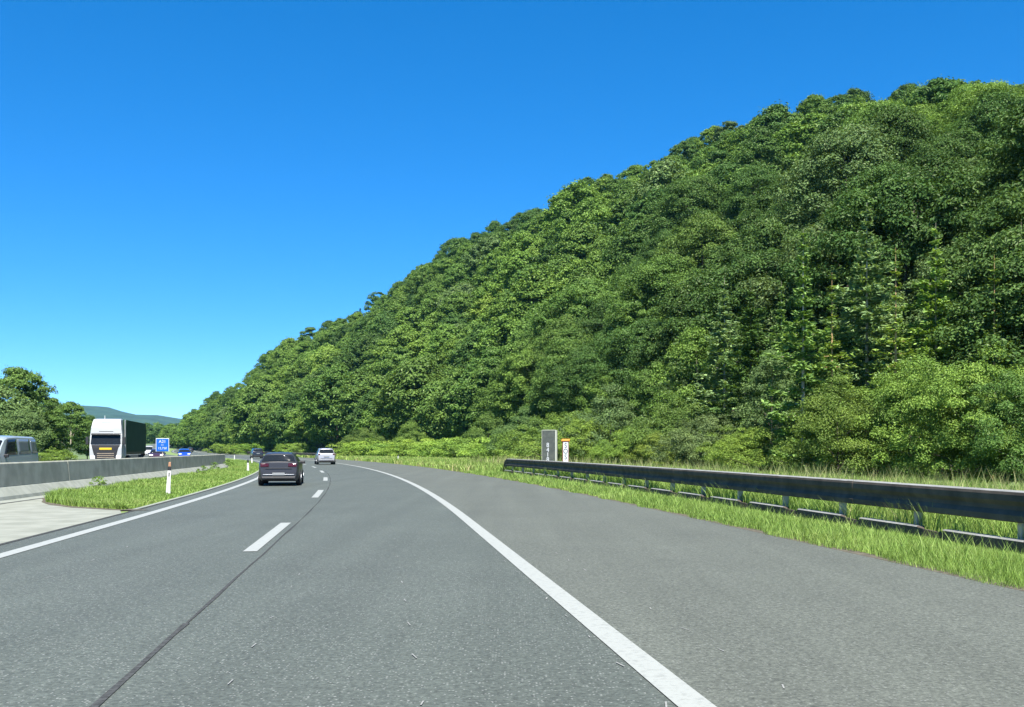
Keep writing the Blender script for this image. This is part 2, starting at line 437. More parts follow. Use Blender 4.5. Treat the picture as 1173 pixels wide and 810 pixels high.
# profile d is measured from the rail line to the right; the road is on the left, so the face is at negative d
RPROF = [(-0.13, .915), (-0.10, .93), (0.10, .93), (0.12, .90), (0.10, .86), (-0.06, .85), (-0.03, .72), (-0.03, .62), (-0.06, .48), (-0.10, .455), (-0.13, .47),
         (-0.135, .56), (-0.085, .635), (-0.085, .70), (-0.135, .775), (-0.14, .87)]
def shade_faces(o, zmin=.905):
    me = o.data; me.materials.append(M['steel_shade'])
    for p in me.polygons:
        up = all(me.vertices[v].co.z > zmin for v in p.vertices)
        p.material_index = 0 if up else 1  # tops keep the pale steel, all other faces get the painted-in shade
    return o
gr = empty('guardrail', RP(40, 7.6)); gr_inv = Vector(gr.location)
tag(gr, 'long steel crash barrier with low second beam right of the hard shoulder', 'guardrail')
def rel(p): return (p[0] - gr_inv.x, p[1] - gr_inv.y, p[2] - gr_inv.z)
ys = ysteps(3, 62.5)
m = MB().sweep([rel(RP(y, 7.6)) for y in ys], [(math.cos(heading(y)), math.sin(heading(y))) for y in ys], RPROF)
shade_faces(m.build('rail_beam', M['steel'], gr))
# splice sleeves
for y in (7.3, 19.3, 31.3, 43.3, 55.3):
    m = MB().sweep([rel(RP(yy, 7.6)) for yy in (y, y + .22)], [(math.cos(heading(y)), math.sin(heading(y)))] * 2, [(d * 1.05, .69 + (z - .69) * 1.02) for d, z in RPROF])
    shade_faces(m.build('splice_sleeve', M['steel'], gr), .91)
# down-turned end
m = MB()
pth = []; sc = []
base = [(62.52, 0, 1), (62.9, -.06, 1), (63.3, -.22, .95), (63.9, -.62, .8)]
vs = []; k = len(RPROF)
for y, dz, s in base:
    th = heading(y); p = rel(RP(y, 7.6))
    for d, z in RPROF: vs.append((p[0] + math.cos(th) * d, p[1] + math.sin(th) * d, p[2] + max(0.02, .93 + dz - (.93 - z) * s)))
fs = []
for i in range(len(base) - 1):
    for j in range(k):
        a = i * k + j; b = i * k + (j + 1) % k; fs.append((a, b, b + k, a + k))
fs.append(tuple(range(k - 1, -1, -1))); fs.append(tuple(range((len(base) - 1) * k, len(base) * k)))
m.add(vs, fs); m.build('end_terminal', M['steel_shade'], gr)
posts_y = [5.3 + 2.94 * i for i in range(20)]
post0 = seg0 = None
for i, y in enumerate(posts_y):
    th = heading(y); p = rel(RP(y, 7.6))
    if post0 is None:
        m = MB()
        m.box((-.055, 0, .38), (.012, .10, .96)); m.box((.005, -.044, .38), (.108, .012, .96)); m.box((.055, -.02, .38), (.012, .05, .96))
        post0 = m.build('post', M['steel_post'], gr); o = post0
    else:
        o = post0.copy(); COL.objects.link(o)
    o.location = p; o.rotation_euler = (0, 0, th)
    # lower beam segment: starts at this post, its far end tapers
    if seg0 is None:
        m = MB()
        A = [(-.20, -.06), (-.20, .19), (-.17, .21), (-.04, .21), (-.04, -.06)]
        B = [(-.20, -.06), (-.20, .17), (-.19, .175), (-.18, .175), (-.18, -.06)]
        C = [(-.12, -.06), (-.12, .13), (-.11, .14), (-.10, .14), (-.10, -.06)]
        vs = []
        for yy, pr in ((-0.98, C), (-0.50, B), (-.28, A), (1.86, A)):
            for d, z in pr: vs.append((d, yy, z))
        fs = []
        for a in range(3):
            for j in range(5): fs.append((a * 5 + j, a * 5 + (j + 1) % 5, a * 5 + 5 + (j + 1) % 5, a * 5 + 5 + j))
        fs += [(4, 3, 2, 1, 0), (15, 16, 17, 18, 19)]
        m.add(vs, fs); seg0 = shade_faces(m.build('lower_beam', M['steel'], gr), .188); o = seg0
    else:
        o = seg0.copy(); COL.objects.link(o)
    o.location = p; o.rotation_euler = (0, 0, th)
gr['group'] = 'steel crash barriers right of the road'
# far rail
fr = empty('guardrail', RP(200, 6.0)); fi = Vector(fr.location)
tag(fr, 'distant steel crash barrier along the bend behind the black car', 'guardrail', 'steel crash barriers right of the road')
ys = ysteps(152, 300)
m = MB().sweep([tuple(Vector(RP(y, 6.2)) - fi) for y in ys], [(math.cos(heading(y)), math.sin(heading(y))) for y in ys], [(d, z - .13) for d, z in RPROF])
shade_faces(m.build('rail_beam', M['steel'], fr), .76)
p0 = None
for i in range(37):
    y = 153 + 4 * i
    if p0 is None:
        p0 = MB().box((0, 0, .3), (.08, .08, .86)).build('post', M['steel_post'], fr); o = p0
    else: o = p0.copy(); COL.objects.link(o)
    o.location = Vector(RP(y, 6.2)) - fi; o.rotation_euler = (0, 0, heading(y))

# ------------------------------------------------------------------ delineator posts
def delineator(x, y, h, label, amber=False, tilt=0.0):
    t = empty('marker_post', (x, y, float(gz(y)))); t.rotation_euler = (0, tilt, heading(y) + .1)
    w0, w1 = .065, .055
    m = MB().prism([(-.04, -.05), (-.05, .3), (-.045, h * .74), (.03, h * .74), (.04, -.05)], 0, 0, [w0 + .015, w0, w1, w1, w0])
    m.build('post_body', M['post_white'], t, bevel=.008)
    m = MB().prism([(-.047, h * .742), (-.047, h * .86), (.032, h * .84), (.032, h * .742)], 0, 0, [w1 + .003] * 4)
    m.build('black_band', M['black'], t)
    m = MB().prism([(-.045, h * .862), (-.042, h * .985), (0, h), (.028, h * .98), (.03, h * .845)], 0, 0, [w1 * .8, w1 * .7, w1 * .5, w1 * .6, w1 * .8])
    m.build('post_cap', M['reflector'] if amber else M['black'], t, bevel=.005)
    m = MB().box((0, -.051, h * .62), (.035, .006, h * .12)); m.build('reflector', M['black'] if amber else M['chrome'], t)
    return tag(t, label, 'marker post', 'white marker posts beside the road')
def gpt(u, v): 
    y = F * CAMH / (v - 514); return (u - 586.5) / F * y, y
x, y = gpt(192.5, 567); delineator(x, y, 1.12, 'white marker post with amber cap in the median grass, tallest of the marker posts', True, R(3))
x, y = gpt(284, 541); delineator(x, y, .85, 'white marker post left of the grey estate car, its dark cap showing')
x, y = gpt(288.5, 531.5); delineator(x, y, .85, 'white marker post on the bend in front of the black car')
x, y = gpt(268.5, 526); delineator(x, y, .85, 'small white marker post past the end of the concrete barrier')
x, y = gpt(456, 529); delineator(x, y, .92, 'white marker post on the right verge before the low hedge')

# ------------------------------------------------------------------ text helper
def text_mesh(name, txt, size, mat, parent, loc, rot, sx=1.0, extr=0.004):
    cu = bpy.data.curves.new('t', 'FONT'); cu.body = txt; cu.size = size; cu.extrude = extr
    cu.align_x = 'CENTER'; cu.align_y = 'CENTER'
    to = bpy.data.objects.new('t', cu); COL.objects.link(to)
    dg = bpy.context.evaluated_depsgraph_get()
    me = bpy.data.meshes.new_from_object(to.evaluated_get(dg))
    bpy.data.objects.remove(to)
    me.materials.clear(); me.materials.append(mat)
    o = link(name, me, parent); o.location = loc; o.rotation_euler = rot; o.scale = (sx, 1, 1)
    return o

# blue kilometre sign on the barrier
yb = 60.0
bx, by, bz = RP(yb, LBAR(yb) - .03)
sg = empty('road_sign', ((186.3 - 586.5) / F * yb, yb, 1.13), R(6))
tag(sg, 'small blue kilometre sign with white writing on the concrete barrier', 'road sign')
MB().tube((0, .02, -.35), (0, .02, .5), .03, .03, 10).build('sign_pole', M['steel_post'], sg)
MB().box((0, .02, -.02), (.22, .24, .03)).build('mounting_foot', M['black'], sg)
MB().box((0, -.03, .66), (.77, .03, .80)).build('sign_border', M['sign_white'], sg, bevel=.01)
MB().box((0, -.05, .66), (.71, .02, .74)).build('sign_face', M['sign_blue'], sg, bevel=.005)
for tx, z, s in (('A21', .86, .25), ('km', .665, .12), ('12,750', .46, .19)):
    text_mesh('lettering', tx, s, M['sign_white'], sg, (0, -.062, z), (R(90), 0, 0), 1.0)

# grey kilometre board and SOS post behind the guardrail
kb = empty('kilometre_board', ((629 - 586.5) / F * 61, 61, 0), R(-17))
tag(kb, 'tall grey board with stacked white digits behind the guardrail', 'sign')
MB().box((0, 0, 1.32), (.84, .16, 2.70)).build('board_panel', M['board'], kb, bevel=.01)
MB().box((.45, 0, 1.325), (.09, .22, 2.73)).build('side_frame', M['board_edge'], kb, bevel=.006)
MB().box((-.432, 0, 1.325), (.02, .18, 2.73)).build('side_frame', M['board_edge'], kb, bevel=.004)
MB().box((0, 0, 2.695), (.80, .18, .035)).build('top_frame', M['board_edge'], kb, bevel=.004)
for i, c in enumerate('8418'):
    text_mesh('digit', c, .37, M['sign_white'], kb, (-.06, -.086, 1.78 - .29 * i), (R(90), 0, 0), .95)
so = empty('emergency_phone', ((648 - 586.5) / F * 58, 58, 0), R(-8))
tag(so, 'slim emergency call post lettered SOS with orange cap', 'emergency phone')
MB().box((0, 0, 1.0), (.36, .22, 2.0)).build('housing', M['brown_red'], so, bevel=.015)
MB().box((.01, -.118, 1.0), (.30, .02, 1.94)).build('front_panel', M['sign_white'], so, bevel=.006)
MB().prism([(-.17, 2.0), (-.17, 2.06), (.13, 2.13), (.13, 2.0)], -.23, .23).build('cap', M['orange'], so, bevel=.01)
for i, c in enumerate('SOS'):
    text_mesh('letter', c, .40, M['black'], so, (.01, -.131, 1.74 - .33 * i), (R(90), 0, 0), .85)

# ------------------------------------------------------------------ cars
class CarShape:
    def __init__(s, top, W, zb=.2, belt=(.98, .92), tum=.26, L=4.6, rear_w=.87):
        s.ty = np.array([p[0] for p in top]); s.tz = np.array([p[1] for p in top])
        s.W = W; s.zb = zb; s.belt = belt; s.tum = tum; s.L = L; s.rw = rear_w
        s.y0 = s.ty[0]; s.y1 = s.ty[-1]
    def sec(s, y):
        zt = float(np.interp(y, s.ty, s.tz))
        L = s.y1 - s.y0; t = (y - s.y0) / L
        w = s.W * float(np.interp(t, [0, .015, .06, .2, .75, .9, .97, 1], [s.rw - .03, s.rw, .955, 1, 1, .95, .86, .74]))
        zb = float(np.interp(t, [0, .03, .1, .9, 1], [s.zb + .16, s.zb + .06, s.zb, s.zb, s.zb + .05]))
        zbelt = min(zt - .015, float(np.interp(t, [0, .8], s.belt)))
        up = max(0.0, zt - zbelt)
        wr = w * (1 - s.tum * min(1.0, up / .5))
        e = min(.09, up * .45)
        zm = min(zb + (zbelt - zb) * .55, zbelt - .01)
        P = [(0, zb), (w * .86, zb), (w * .955, zb + min(.1, (zm - zb) * .4)), (w, zm), (w * .985, zbelt), (wr + .015, zt - e), (wr - .07, zt - e * .25), (wr * .5, zt), (0, zt + .006)]
        return np.array(P)
    def pt(s, y, b, side=1, off=0.0):
        P = s.sec(y); i = int(min(len(P) - 2, math.floor(b))); f = b - i
        q = P[i] * (1 - f) + P[i + 1] * f
        return Vector((side * q[0], y, q[1]))
    def surf(s, y, b, side, off):
        p = s.pt(y, b, side)
        if off:
            e = .004
            ya = max(s.y0, y - e); yb_ = min(s.y1, y + e)
            dy = s.pt(yb_, b, side) - s.pt(ya, b, side)
            ba = max(0, b - .02); bb = min(8, b + .02)
            db = s.pt(y, bb, side) - s.pt(y, ba, side)
            n = dy.cross(db) * side
            if n.length > 1e-9:
                n.normalize()
                c = Vector((0, (s.y0 + s.y1) / 2, .7))
                if n.dot(p - c) < 0: n = -n
                p = p + n * off
        return p
    def body(s, mat, parent):
        ys = sorted(set(list(s.ty) + list(np.linspace(s.y0, s.y1, 34))))
        V = []; Fc = []
        for y in ys:
            P = s.sec(y)
            ring = [(x, y, z) for x, z in P] + [(-x, y, z) for x, z in P[::-1][1:-1]]
            V += ring
        n = len(ring)
        for i in range(len(ys) - 1):
            for j in range(n): Fc.append((i * n + j, i * n + (j + 1) % n, (i + 1) * n + (j + 1) % n, (i + 1) * n + j))
        m = MB(); m.add(V, Fc); m.f.append(tuple(range(n - 1, -1, -1))); m.f.append(tuple(range((len(ys) - 1) * n, len(ys) * n)))
        o = m.build('body', mat, parent, smooth=True)
        me = o.data
        try: me.set_sharp_from_angle(angle=R(32))
        except Exception: pass
        return o
    def patch(s, name, mat, parent, y0, y1, b0, b1, side=1, off=.006, ny=6, nb=4, both=False, skew=(0, 0)):
        """panel hugging the body from b0 to b1 (both=True: across the centre, mirrored); skew shifts the y range at b1"""
        bs = [b0 + (b1 - b0) * i / nb for i in range(nb + 1)]
        cols = [(b, side) for b in bs]
        if both: cols = [(b, -1) for b in bs] + [(b, 1) for b in bs[::-1]]
        V = []; k = len(cols)
        for i in range(ny + 1):
            for b, sd in cols:
                g = (b - b0) / (b1 - b0) if b1 != b0 else 0
                a0 = y0 + skew[0] * g; a1 = y1 + skew[1] * g
                V.append(s.surf(a0 + (a1 - a0) * i / ny, b, sd, off))
        Fc = [(i * k + j, i * k + j + 1, (i + 1) * k + j + 1, (i + 1) * k + j) for i in range(ny) for j in range(k - 1)]
        m = MB(); m.add(V, Fc)
        o = m.build(name, mat, parent, smooth=True)
        sm = o.modifiers.new('solid', 'SOLIDIFY'); sm.thickness = .008; sm.offset = 0
        return o

def wheels(root, W, ya, yf, r=.33):
    first = None
    for sx in (-1, 1):
        for y in (ya, yf):
            a = MB().tube((-.0, 0, 0), (sx * .012, 0, 0), r * 1.13, r * 1.13, 24)
            ar = a.build('wheel_arch', M['black'], root); ar.location = (sx * (W - .012), y, r * 1.03)
            t = MB()
            for (x0, x1, r0, r1) in ((-.11, -.085, r * .9, r), (-.085, .085, r, r), (.085, .11, r, r * .9)): t.tube((x0, 0, 0), (x1, 0, 0), r0, r1, 24)
            to = t.build('wheel', M['tyre'], root, smooth=False); to.location = (sx * (W - .09), y, r)
            h = MB().tube((0, 0, 0), (sx * .03, 0, 0), r * .66, r * .62, 16)
            for q in range(5):
                an = q * 2 * PI / 5
                h.box((sx * .032, math.cos(an) * r * .35, math.sin(an) * r * .35), (.012, .05, r * .5), 0, an + PI / 2 * 0)
            ho = h.build('rim', M['rim'], to); ho.location = (sx * .09, 0, 0)

def make_car(name, label, cat, paint, loc, rz, top, W, belt, tum=.26, zb=.2, style='estate', group='cars on the motorway', wr=.33, tall=0.0):
    root = empty(name, loc, rz); tag(root, label, cat, group)
    s = CarShape(top, W, zb, belt, tum)
    s.body(paint, root)
    y0, y1 = s.y0, s.y1; H = float(s.tz.max())
    D = CARS[style]
    # glass
    s.patch('rear_window', M['glass'], root, D['rw'][0], D['rw'][1], 5.6, 8, both=True, ny=5, nb=5)
    s.patch('windscreen', M['glass'], root, D['ws'][0], D['ws'][1], 5.55, 8, both=True, ny=5, nb=5)
    for sd in (-1, 1):
        for (a, b, sk0, sk1) in D['sw']:
            s.patch('side_window', M['glass_mid'] if style == 'van' and a < -1.2 else M['glass'], root, a, b, 4.1, 4.93, side=sd, skew=(sk0, sk1))
        # lamps
        s.patch('tail_lamp', M['red_lamp'], root, D['tl'][0], D['tl'][1], D['tl'][2], D['tl'][3], side=sd, off=.012)
        s.patch('headlamp', M['clear_lamp'], root, D['hl'][0], D['hl'][1], D['hl'][2], D['hl'][3], side=sd, off=.012)
        mm = MB().box((sd * (W + .005), D['mir'], s.belt[1] + .07), (.25, .10, .15))
        mm.build('mirror', M['black'], root, bevel=.035)
        if style == 'estate':
            rr = MB(); rr.tube((sd * W * .69, -1.75, H + .012), (sd * W * .70, .2, H + .01), .018, .018, 8)
            rr.build('roof_rail', M['black'], root)
    # rear bumper, plate, front grille, front plate
    yb_ = y0
    rwid = W * s.rw * 2
    MB().box((0, yb_ + .03, zb + .16), (rwid * .94, .12, .13)).build('rear_bumper', M['black'], root, bevel=.04)
    MB().box((0, yb_ - .014, zb + .30), (rwid * .86, .05, .035)).build('bumper_trim', M['chrome'] if style == 'estate' else paint, root, bevel=.012)
    MB().box((0, D['plate'][0], D['plate'][1]), (.52, .02, .11)).build('number_plate', M['plate'], root, bevel=.004)
    MB().box((0, D['strip'][0], D['strip'][1]), (rwid * .72, .03, .035)).build('tailgate_strip', M['black'], root, bevel=.008)
    MB().box((0, y1 - .005, zb + .24), (W * 1.2, .06, .20)).build('grille', M['black'], root, bevel=.02)
    MB().box((0, y1 + .03, zb + .24), (.52, .02, .11)).build('front_plate', M['plate'], root, bevel=.004)
    wheels(root, W, D['wh'][0], D['wh'][1], wr)
    return root

CARS = {
 'estate': dict(rw=(-2.226, -2.078), ws=(.60, 1.22), sw=((-1.95, -1.1, .25, .0), (-1.02, -.1, .0, 0.0), (-.02, 1.0, 0.0, -.42)), tl=(-2.312, -2.288, 4.6, 6.9), hl=(2.0, 2.22, 5.0, 7.0),
                mir=.72, plate=(-2.385, .53), strip=(-2.335, .77), wh=(-1.40, 1.33)),
 'mpv': dict(rw=(-2.11, -1.93), ws=(.75, 1.40), sw=((-1.85, -1.05, .15, 0), (-.97, -.05, 0, 0), (.03, 1.15, 0, -.45)), tl=(-2.16, -2.125, 4.7, 6.3), hl=(1.9, 2.1, 5, 7),
             mir=.85, plate=(-2.225, .80), strip=(-2.2, .60), wh=(-1.35, 1.33)),
 'van': dict(rw=(-2.40, -2.28), ws=(1.25, 1.85), sw=((-2.15, -1.35, .06, 0.0), (-1.27, -.05, 0, 0), (.1, 1.45, 0, -.5)), tl=(-2.44, -2.41, 4.9, 5.6), hl=(2.2, 2.4, 5, 7),
             mir=1.35, plate=(-2.47, .8), strip=(-2.46, .66), wh=(-1.5, 1.5)),
}
TOP_ESTATE = [(-2.345, .60), (-2.335, .66), (-2.322, .78), (-2.285, 1.0), (-2.235, 1.05), (-2.07, 1.37), (-2.03, 1.41), (-1.75, 1.45), (-.6, 1.475), (.2, 1.45), (.55, 1.38), (1.25, .99), (1.35, .96), (2.0, .83), (2.25, .70), (2.34, .50)]
TOP_MPV = [(-2.20, .62), (-2.195, .70), (-2.16, .95), (-2.12, 1.10), (-1.92, 1.52), (-1.88, 1.56), (-1.6, 1.60), (-.4, 1.63), (.3, 1.60), (.7, 1.52), (1.45, 1.08), (1.55, 1.04), (1.95, .90), (2.15, .74), (2.22, .52)]
TOP_HATCH = [(-2.10, .60), (-2.095, .68), (-2.06, .92), (-2.02, 1.06), (-1.80, 1.44), (-1.76, 1.48), (-1.5, 1.53), (-.4, 1.56), (.3, 1.53), (.65, 1.45), (1.3, 1.05), (1.4, 1.0), (1.9, .88), (2.1, .72), (2.16, .5)]
TOP_VAN = [(-2.45, .55), (-2.445, .75), (-2.42, 1.15), (-2.27, 1.98), (-2.2, 2.06), (-1.9, 2.12), (0, 2.14), (.9, 2.10), (1.2, 2.0), (1.9, 1.25), (2.05, 1.15), (2.35, .95), (2.44, .75), (2.48, .5)]
CARS['hatch'] = dict(CARS['mpv']); CARS['hatch'].update(rw=(-2.01, -1.82), tl=(-2.09, -2.03, 4.9, 6.8), plate=(-2.125, .78), strip=(-2.1, .58), sw=((-1.7, -1.0, .12, 0), (-.92, -.05, 0, 0), (.03, 1.1, 0, -.42)), ws=(.7, 1.25), hl=(1.85, 2.06, 5, 7), wh=(-1.28, 1.28))

def ours(y, d): p = RP(y, d); return p, heading(y)
def onc(y, d): p = RP(y, d); return p, heading(y) + PI
# grey estate : pixel (319,557)
x, y = gpt(319, 557.5)
ec = make_car('estate_car', 'grey estate car driving ahead in the left lane, nearest car on this side', 'car', M['grey_paint'], (-10.16, 44.3, 0), heading(44), TOP_ESTATE, .895, (1.0, .93), tum=.34)
ec.scale = (.965, 1, .965)
x, y = gpt(371, 532.3)
make_car('passenger_car', 'silver people carrier with dark rear window driving on the right lane', 'car', M['silver_paint'], (x - .3, y + 2.1, 0), heading(y), TOP_MPV, .90, (1.06, .98), style='mpv')
x, y = gpt(294.5, 525.3)
make_car('passenger_car', 'black car farther round the bend beyond the grey estate car', 'car', M['dark_paint'], (x - .6, y + 2.1, 0), heading(y), TOP_MPV, .90, (1.04, .97), style='mpv')
make_car('passenger_car', 'bright blue car approaching on the opposite road beside the forest end', 'car', M['blue_paint'], (-47.0, 144, 0), heading(144) + PI, TOP_HATCH, .88, (1.0, .95), style='hatch')
make_car('passenger_car', 'dark plum car following close behind the white lorry', 'car', M['maroon_paint'], (-42.4, 120, 0), heading(120) + PI, TOP_HATCH, .88, (1.0, .95), style='hatch')
make_car('passenger_car', 'tiny dark car far off where the road leaves the bend', 'car', M['dark_paint'], RP(335, -2.2), heading(335), TOP_HATCH, .88, (1.0, .95), style='hatch')
make_car('white_van', 'white van far back on the opposite road behind the plum car', 'van', M['white_paint'], (-74.3, 205, 0), heading(205) + PI, TOP_VAN, .95, (1.2, 1.12), tum=.12, style='van')
make_car('passenger_van', 'pale blue van with dark side windows cut by the left picture edge', 'van', M['pale_blue_paint'], (-22.35, 43.5, 0), heading(44) + PI - R(6), TOP_VAN, .97, (1.32, 1.2), tum=.14, style='van', wr=.34)

# ------------------------------------------------------------------ lorry
tk = empty('lorry', (-33.2, 82, 0), heading(84) + PI)
tag(tk, 'white articulated lorry with dark green curtain trailer on the opposite road', 'lorry')
cab = MB().prism([(-.02, .42), (0, .9), (0, 1.62), (-.05, 1.80), (-.10, 1.93), (-.30, 2.70), (-.34, 2.76), (-.40, 3.30), (-.62, 3.78), (-.95, 4.0), (-1.6, 4.06), (-2.25, 4.04), (-2.25, .9), (-1.9, .5)],
                 0, 0, [1.18, 1.24, 1.25, 1.25, 1.25, 1.22, 1.22, 1.18, 1.10, 1.04, 1.04, 1.06, 1.25, 1.25])
cab.build('cab', M['white_paint'], tk, bevel=.07, seg=3)
MB().prism([(-.085, 1.93), (-.275, 2.66), (-.25, 2.68), (-.06, 1.93)], 0, 0, [1.16, 1.10, 1.10, 1.16]).build('windscreen', M['glass'], tk, bevel=.02)
MB().prism([(-.18, 2.70), (-.36, 2.80), (-.36, 2.84), (.0, 2.74), (.0, 2.70)], -1.12, 1.12).build('sun_visor', M['black'], tk, bevel=.01)
MB().prism([(-.05, 1.30), (-.05, 1.90), (.012, 1.86), (.03, 1.60), (.03, .55), (-.05, .5)], 0, 0, [.86, 1.1, 1.1, .92, .76, .76]).build('grille_panel', M['black'], tk, bevel=.015)
for z in (.7, .86, 1.02, 1.18): MB().box((0, .038, z), (1.3, .02, .03)).build('grille_bar', M['steel_post'], tk)
MB().box((0, .042, 1.56), (.95, .02, .17)).build('front_sign', M['yellow'], tk, bevel=.01)
MB().box((0, -.39, 2.98), (1.1, .06, .05)).build('roof_slot', M['black'], tk)
MB().box((0, -.60, 3.70), (.85, .1, .17), 0, R(-24)).build('roof_lamp_panel', M['clear_lamp'], tk, bevel=.02)
for sx in (-1, 1):
    MB().prism([(0, .72), (.03, .74), (.03, 1.0), (0, 1.02)], sx * .80, sx * 1.16).build('headlamp', M['clear_lamp'], tk, bevel=.01)
    mi = MB().box((sx * 1.42, -.12, 2.22), (.20, .16, .62)); mi.tube((sx * 1.25, -.25, 2.5), (sx * 1.42, -.12, 2.48), .025, .025, 6); mi.tube((sx * 1.25, -.25, 2.0), (sx * 1.42, -.12, 2.0), .025, .025, 6)
    mi.build('mirror', M['black'], tk, bevel=.04)
    MB().box((sx * 1.245, -.78, 2.25), (.02, .75, .72)).build('side_window', M['glass'], tk, bevel=.02)
    MB().box((sx * 1.25, -.82, 1.62), (.012, .95, 2.0)).build('door', M['white_paint'], tk, bevel=.02)
    MB().prism([(-2.0, 1.0), (-2.0, 3.98), (-2.5, 3.98), (-2.6, 1.0)], sx * 1.20, sx * 1.26).build('side_deflector', M['white_paint'], tk, bevel=.02)
    for q, yy in enumerate((-1.35, -4.9, -11.6, -12.9, -14.2)):
        t = MB()
        for (x0, x1, r0, r1) in ((-.16, -.12, .46, .51), (-.12, .12, .51, .51), (.12, .16, .51, .46)): t.tube((x0, 0, 0), (x1, 0, 0), r0, r1, 24)
        o = t.build('wheel', M['tyre'], tk); o.location = (sx * 1.08, yy, .51)
        h = MB().tube((0, 0, 0), (sx * .02, 0, 0), .30, .27, 16).build('rim', M['rim'], o); h.location = (sx * .155, 0, 0)
    MB().box((sx * 1.2, -8.2, .78), (.05, 5.2, .5)).build('side_guard', M['steel_post'], tk, bevel=.01)
    cur = MB().box((sx * 1.265, -9.5, 2.65), (.016, 13.4, 2.66)); cur.build('curtain', M['tarp'], tk)
MB().box((0, -9.5, 2.65), (2.5, 13.6, 2.72)).build('trailer_body', M['tarp'], tk, bevel=.03)
MB().box((0, -9.4, 1.18), (2.4, 13.2, .22)).build('chassis', M['black'], tk)
MB().box((0, -3.4, .95), (1.0, 4.6, .3)).build('tractor_frame', M['black'], tk)
MB().tube((.2, -1.0, 4.03), (.2, -1.0, 4.3), .03, .015, 6).build('aerial', M['sign_white'], tk)
MB().box((0, -16.33, 2.65), (2.44, .04, 2.6)).build('rear_doors', M['tarp'], tk)
for sx in (-1, 1): MB().box((sx * 1.0, -16.34, 1.0), (.4, .05, .14)).build('tail_lamp', M['red_lamp'], tk)

# ------------------------------------------------------------------ foliage generators
def nrmz(a): return a / np.maximum(np.linalg.norm(a, axis=1, keepdims=True), 1e-9)

def leaf_quads(c, n, l, w, rng):
    N = len(c)
    a = nrmz(np.cross(n, rng.normal(size=(N, 3)))); b = np.cross(n, a)
    l = np.broadcast_to(l, (N,))[:, None]; w = np.broadcast_to(w, (N,))[:, None]
    fold = n * (l * 0.22)
    V = np.stack([c + a * l - fold * .4, c + b * w + fold, c - a * l - fold * .4, c - b * w + fold], 1).reshape(-1, 3)
    return V, np.arange(4 * N).reshape(N, 4)

def crown_pts(rng, H, Rr, ncl, nlf, base, top_pow=0.8, clr=(.22, .36), flat=.74, droop=0.0, irr=1.0):
    """clumps spread through the crown, leaves on the clumps"""
    ze = rng.beta(1.35, 1.25, ncl); ang = np.arange(ncl) * 2.399963 + rng.uniform(-.5, .5, ncl)
    prof = np.sin(PI * np.clip(ze, .02, .985) ** top_pow) ** .62
    lob = 1 + irr * (.18 * np.sin(ang * 2 + rng.uniform(0, 6)) + .12 * np.sin(ang * 3 + ze * 6 + rng.uniform(0, 6)))
    rad = Rr * prof * lob * (1 - .55 * rng.random(ncl) ** 2.2)
    zc = H * (base + (0.95 - base) * ze) * (1 + (irr - 1) * (.13 * np.sin(ang * 2 + rng.uniform(0, 6)) + .10 * rng.normal(size=ncl)))
    C = np.stack([np.cos(ang) * rad, np.sin(ang) * rad, zc], 1)
    rc = Rr * rng.uniform(clr[0], clr[1], ncl)
    k = rng.poisson(nlf, ncl) + 6
    idx = np.repeat(np.arange(ncl), k); N = len(idx)
    d = nrmz(rng.normal(size=(N, 3))); d[:, 2] = np.where(d[:, 2] < -.35, -d[:, 2] * rng.random(N), d[:, 2]); d = nrmz(d)
    rr = rc[idx] * (.45 + .62 * rng.random(N) ** .6) * np.where(rng.random(N) < .16, rng.uniform(1, 1.65, N), 1)
    out = np.stack([np.cos(ang), np.sin(ang), np.zeros(ncl)], 1)[idx]
    P = C[idx] + d * rr[:, None] * np.array([1, 1, flat]) - np.array([0, 0, 1]) * (droop * rr * np.abs((d * out).sum(1)))[:, None]
    n = nrmz(d * .55 + np.array([0, 0, .55]) + out * .15 + rng.normal(size=(N, 3)) * .38)
    cl = rng.random(ncl)[idx]
    return C, rc, P, n, cl

def broadleaf_meshes(seed, H, Rr, ncl, nlf, ls, base=.10, top_pow=.8, mat='leaf', clr=(.22, .36), flat=.74, trunk_r=.22, limbs=16, bark='bark', irr=1.0):
    rng = np.random.default_rng(seed)
    C, rc, P, n, cl = crown_pts(rng, H, Rr, ncl, nlf, base, top_pow, clr, flat, irr=irr)
    V, Fq = leaf_quads(P, n, ls * rng.uniform(.7, 1.35, len(P)), ls * .58 * rng.uniform(.7, 1.3, len(P)), rng)
    crown = mesh_np('crown', V, Fq, M[mat], attrs={'leaf_rand': np.clip(.55 * rng.random(len(P)) + .45 * cl, 0, 1)})
    m = MB()
    lean = rng.uniform(-.03, .03, 2) * H
    pts = [Vector((lean[0] * t * t, lean[1] * t * t, H * .86 * t)) for t in np.linspace(0, 1, 7)]
    pts[0].z = -1.2
    for i in range(6): m.tube(pts[i], pts[i + 1], trunk_r * (1 - i / 6.6), trunk_r * (1 - (i + 1) / 6.6), 8, cap=False)
    for i in rng.choice(ncl, min(limbs, ncl), replace=False):
        e = Vector(C[i]); zs = max(.08 * H, e.z - .35 * math.hypot(e.x, e.y) - .1 * H); t = zs / (H * .86)
        b = Vector((lean[0] * t * t, lean[1] * t * t, zs)); mid = b.lerp(e, .5) + Vector((0, 0, .06 * H * rng.uniform(-.2, 1)))
        r0 = trunk_r * .42 * (1 - .6 * t)
        m.tube(b, mid, r0, r0 * .6, 6, cap=False); m.tube(mid, e, r0 * .6, r0 * .15, 6, cap=False)
    tm = m.build('trunk', M[bark]); tme = tm.data; bpy.data.objects.remove(tm)
    return tme, crown

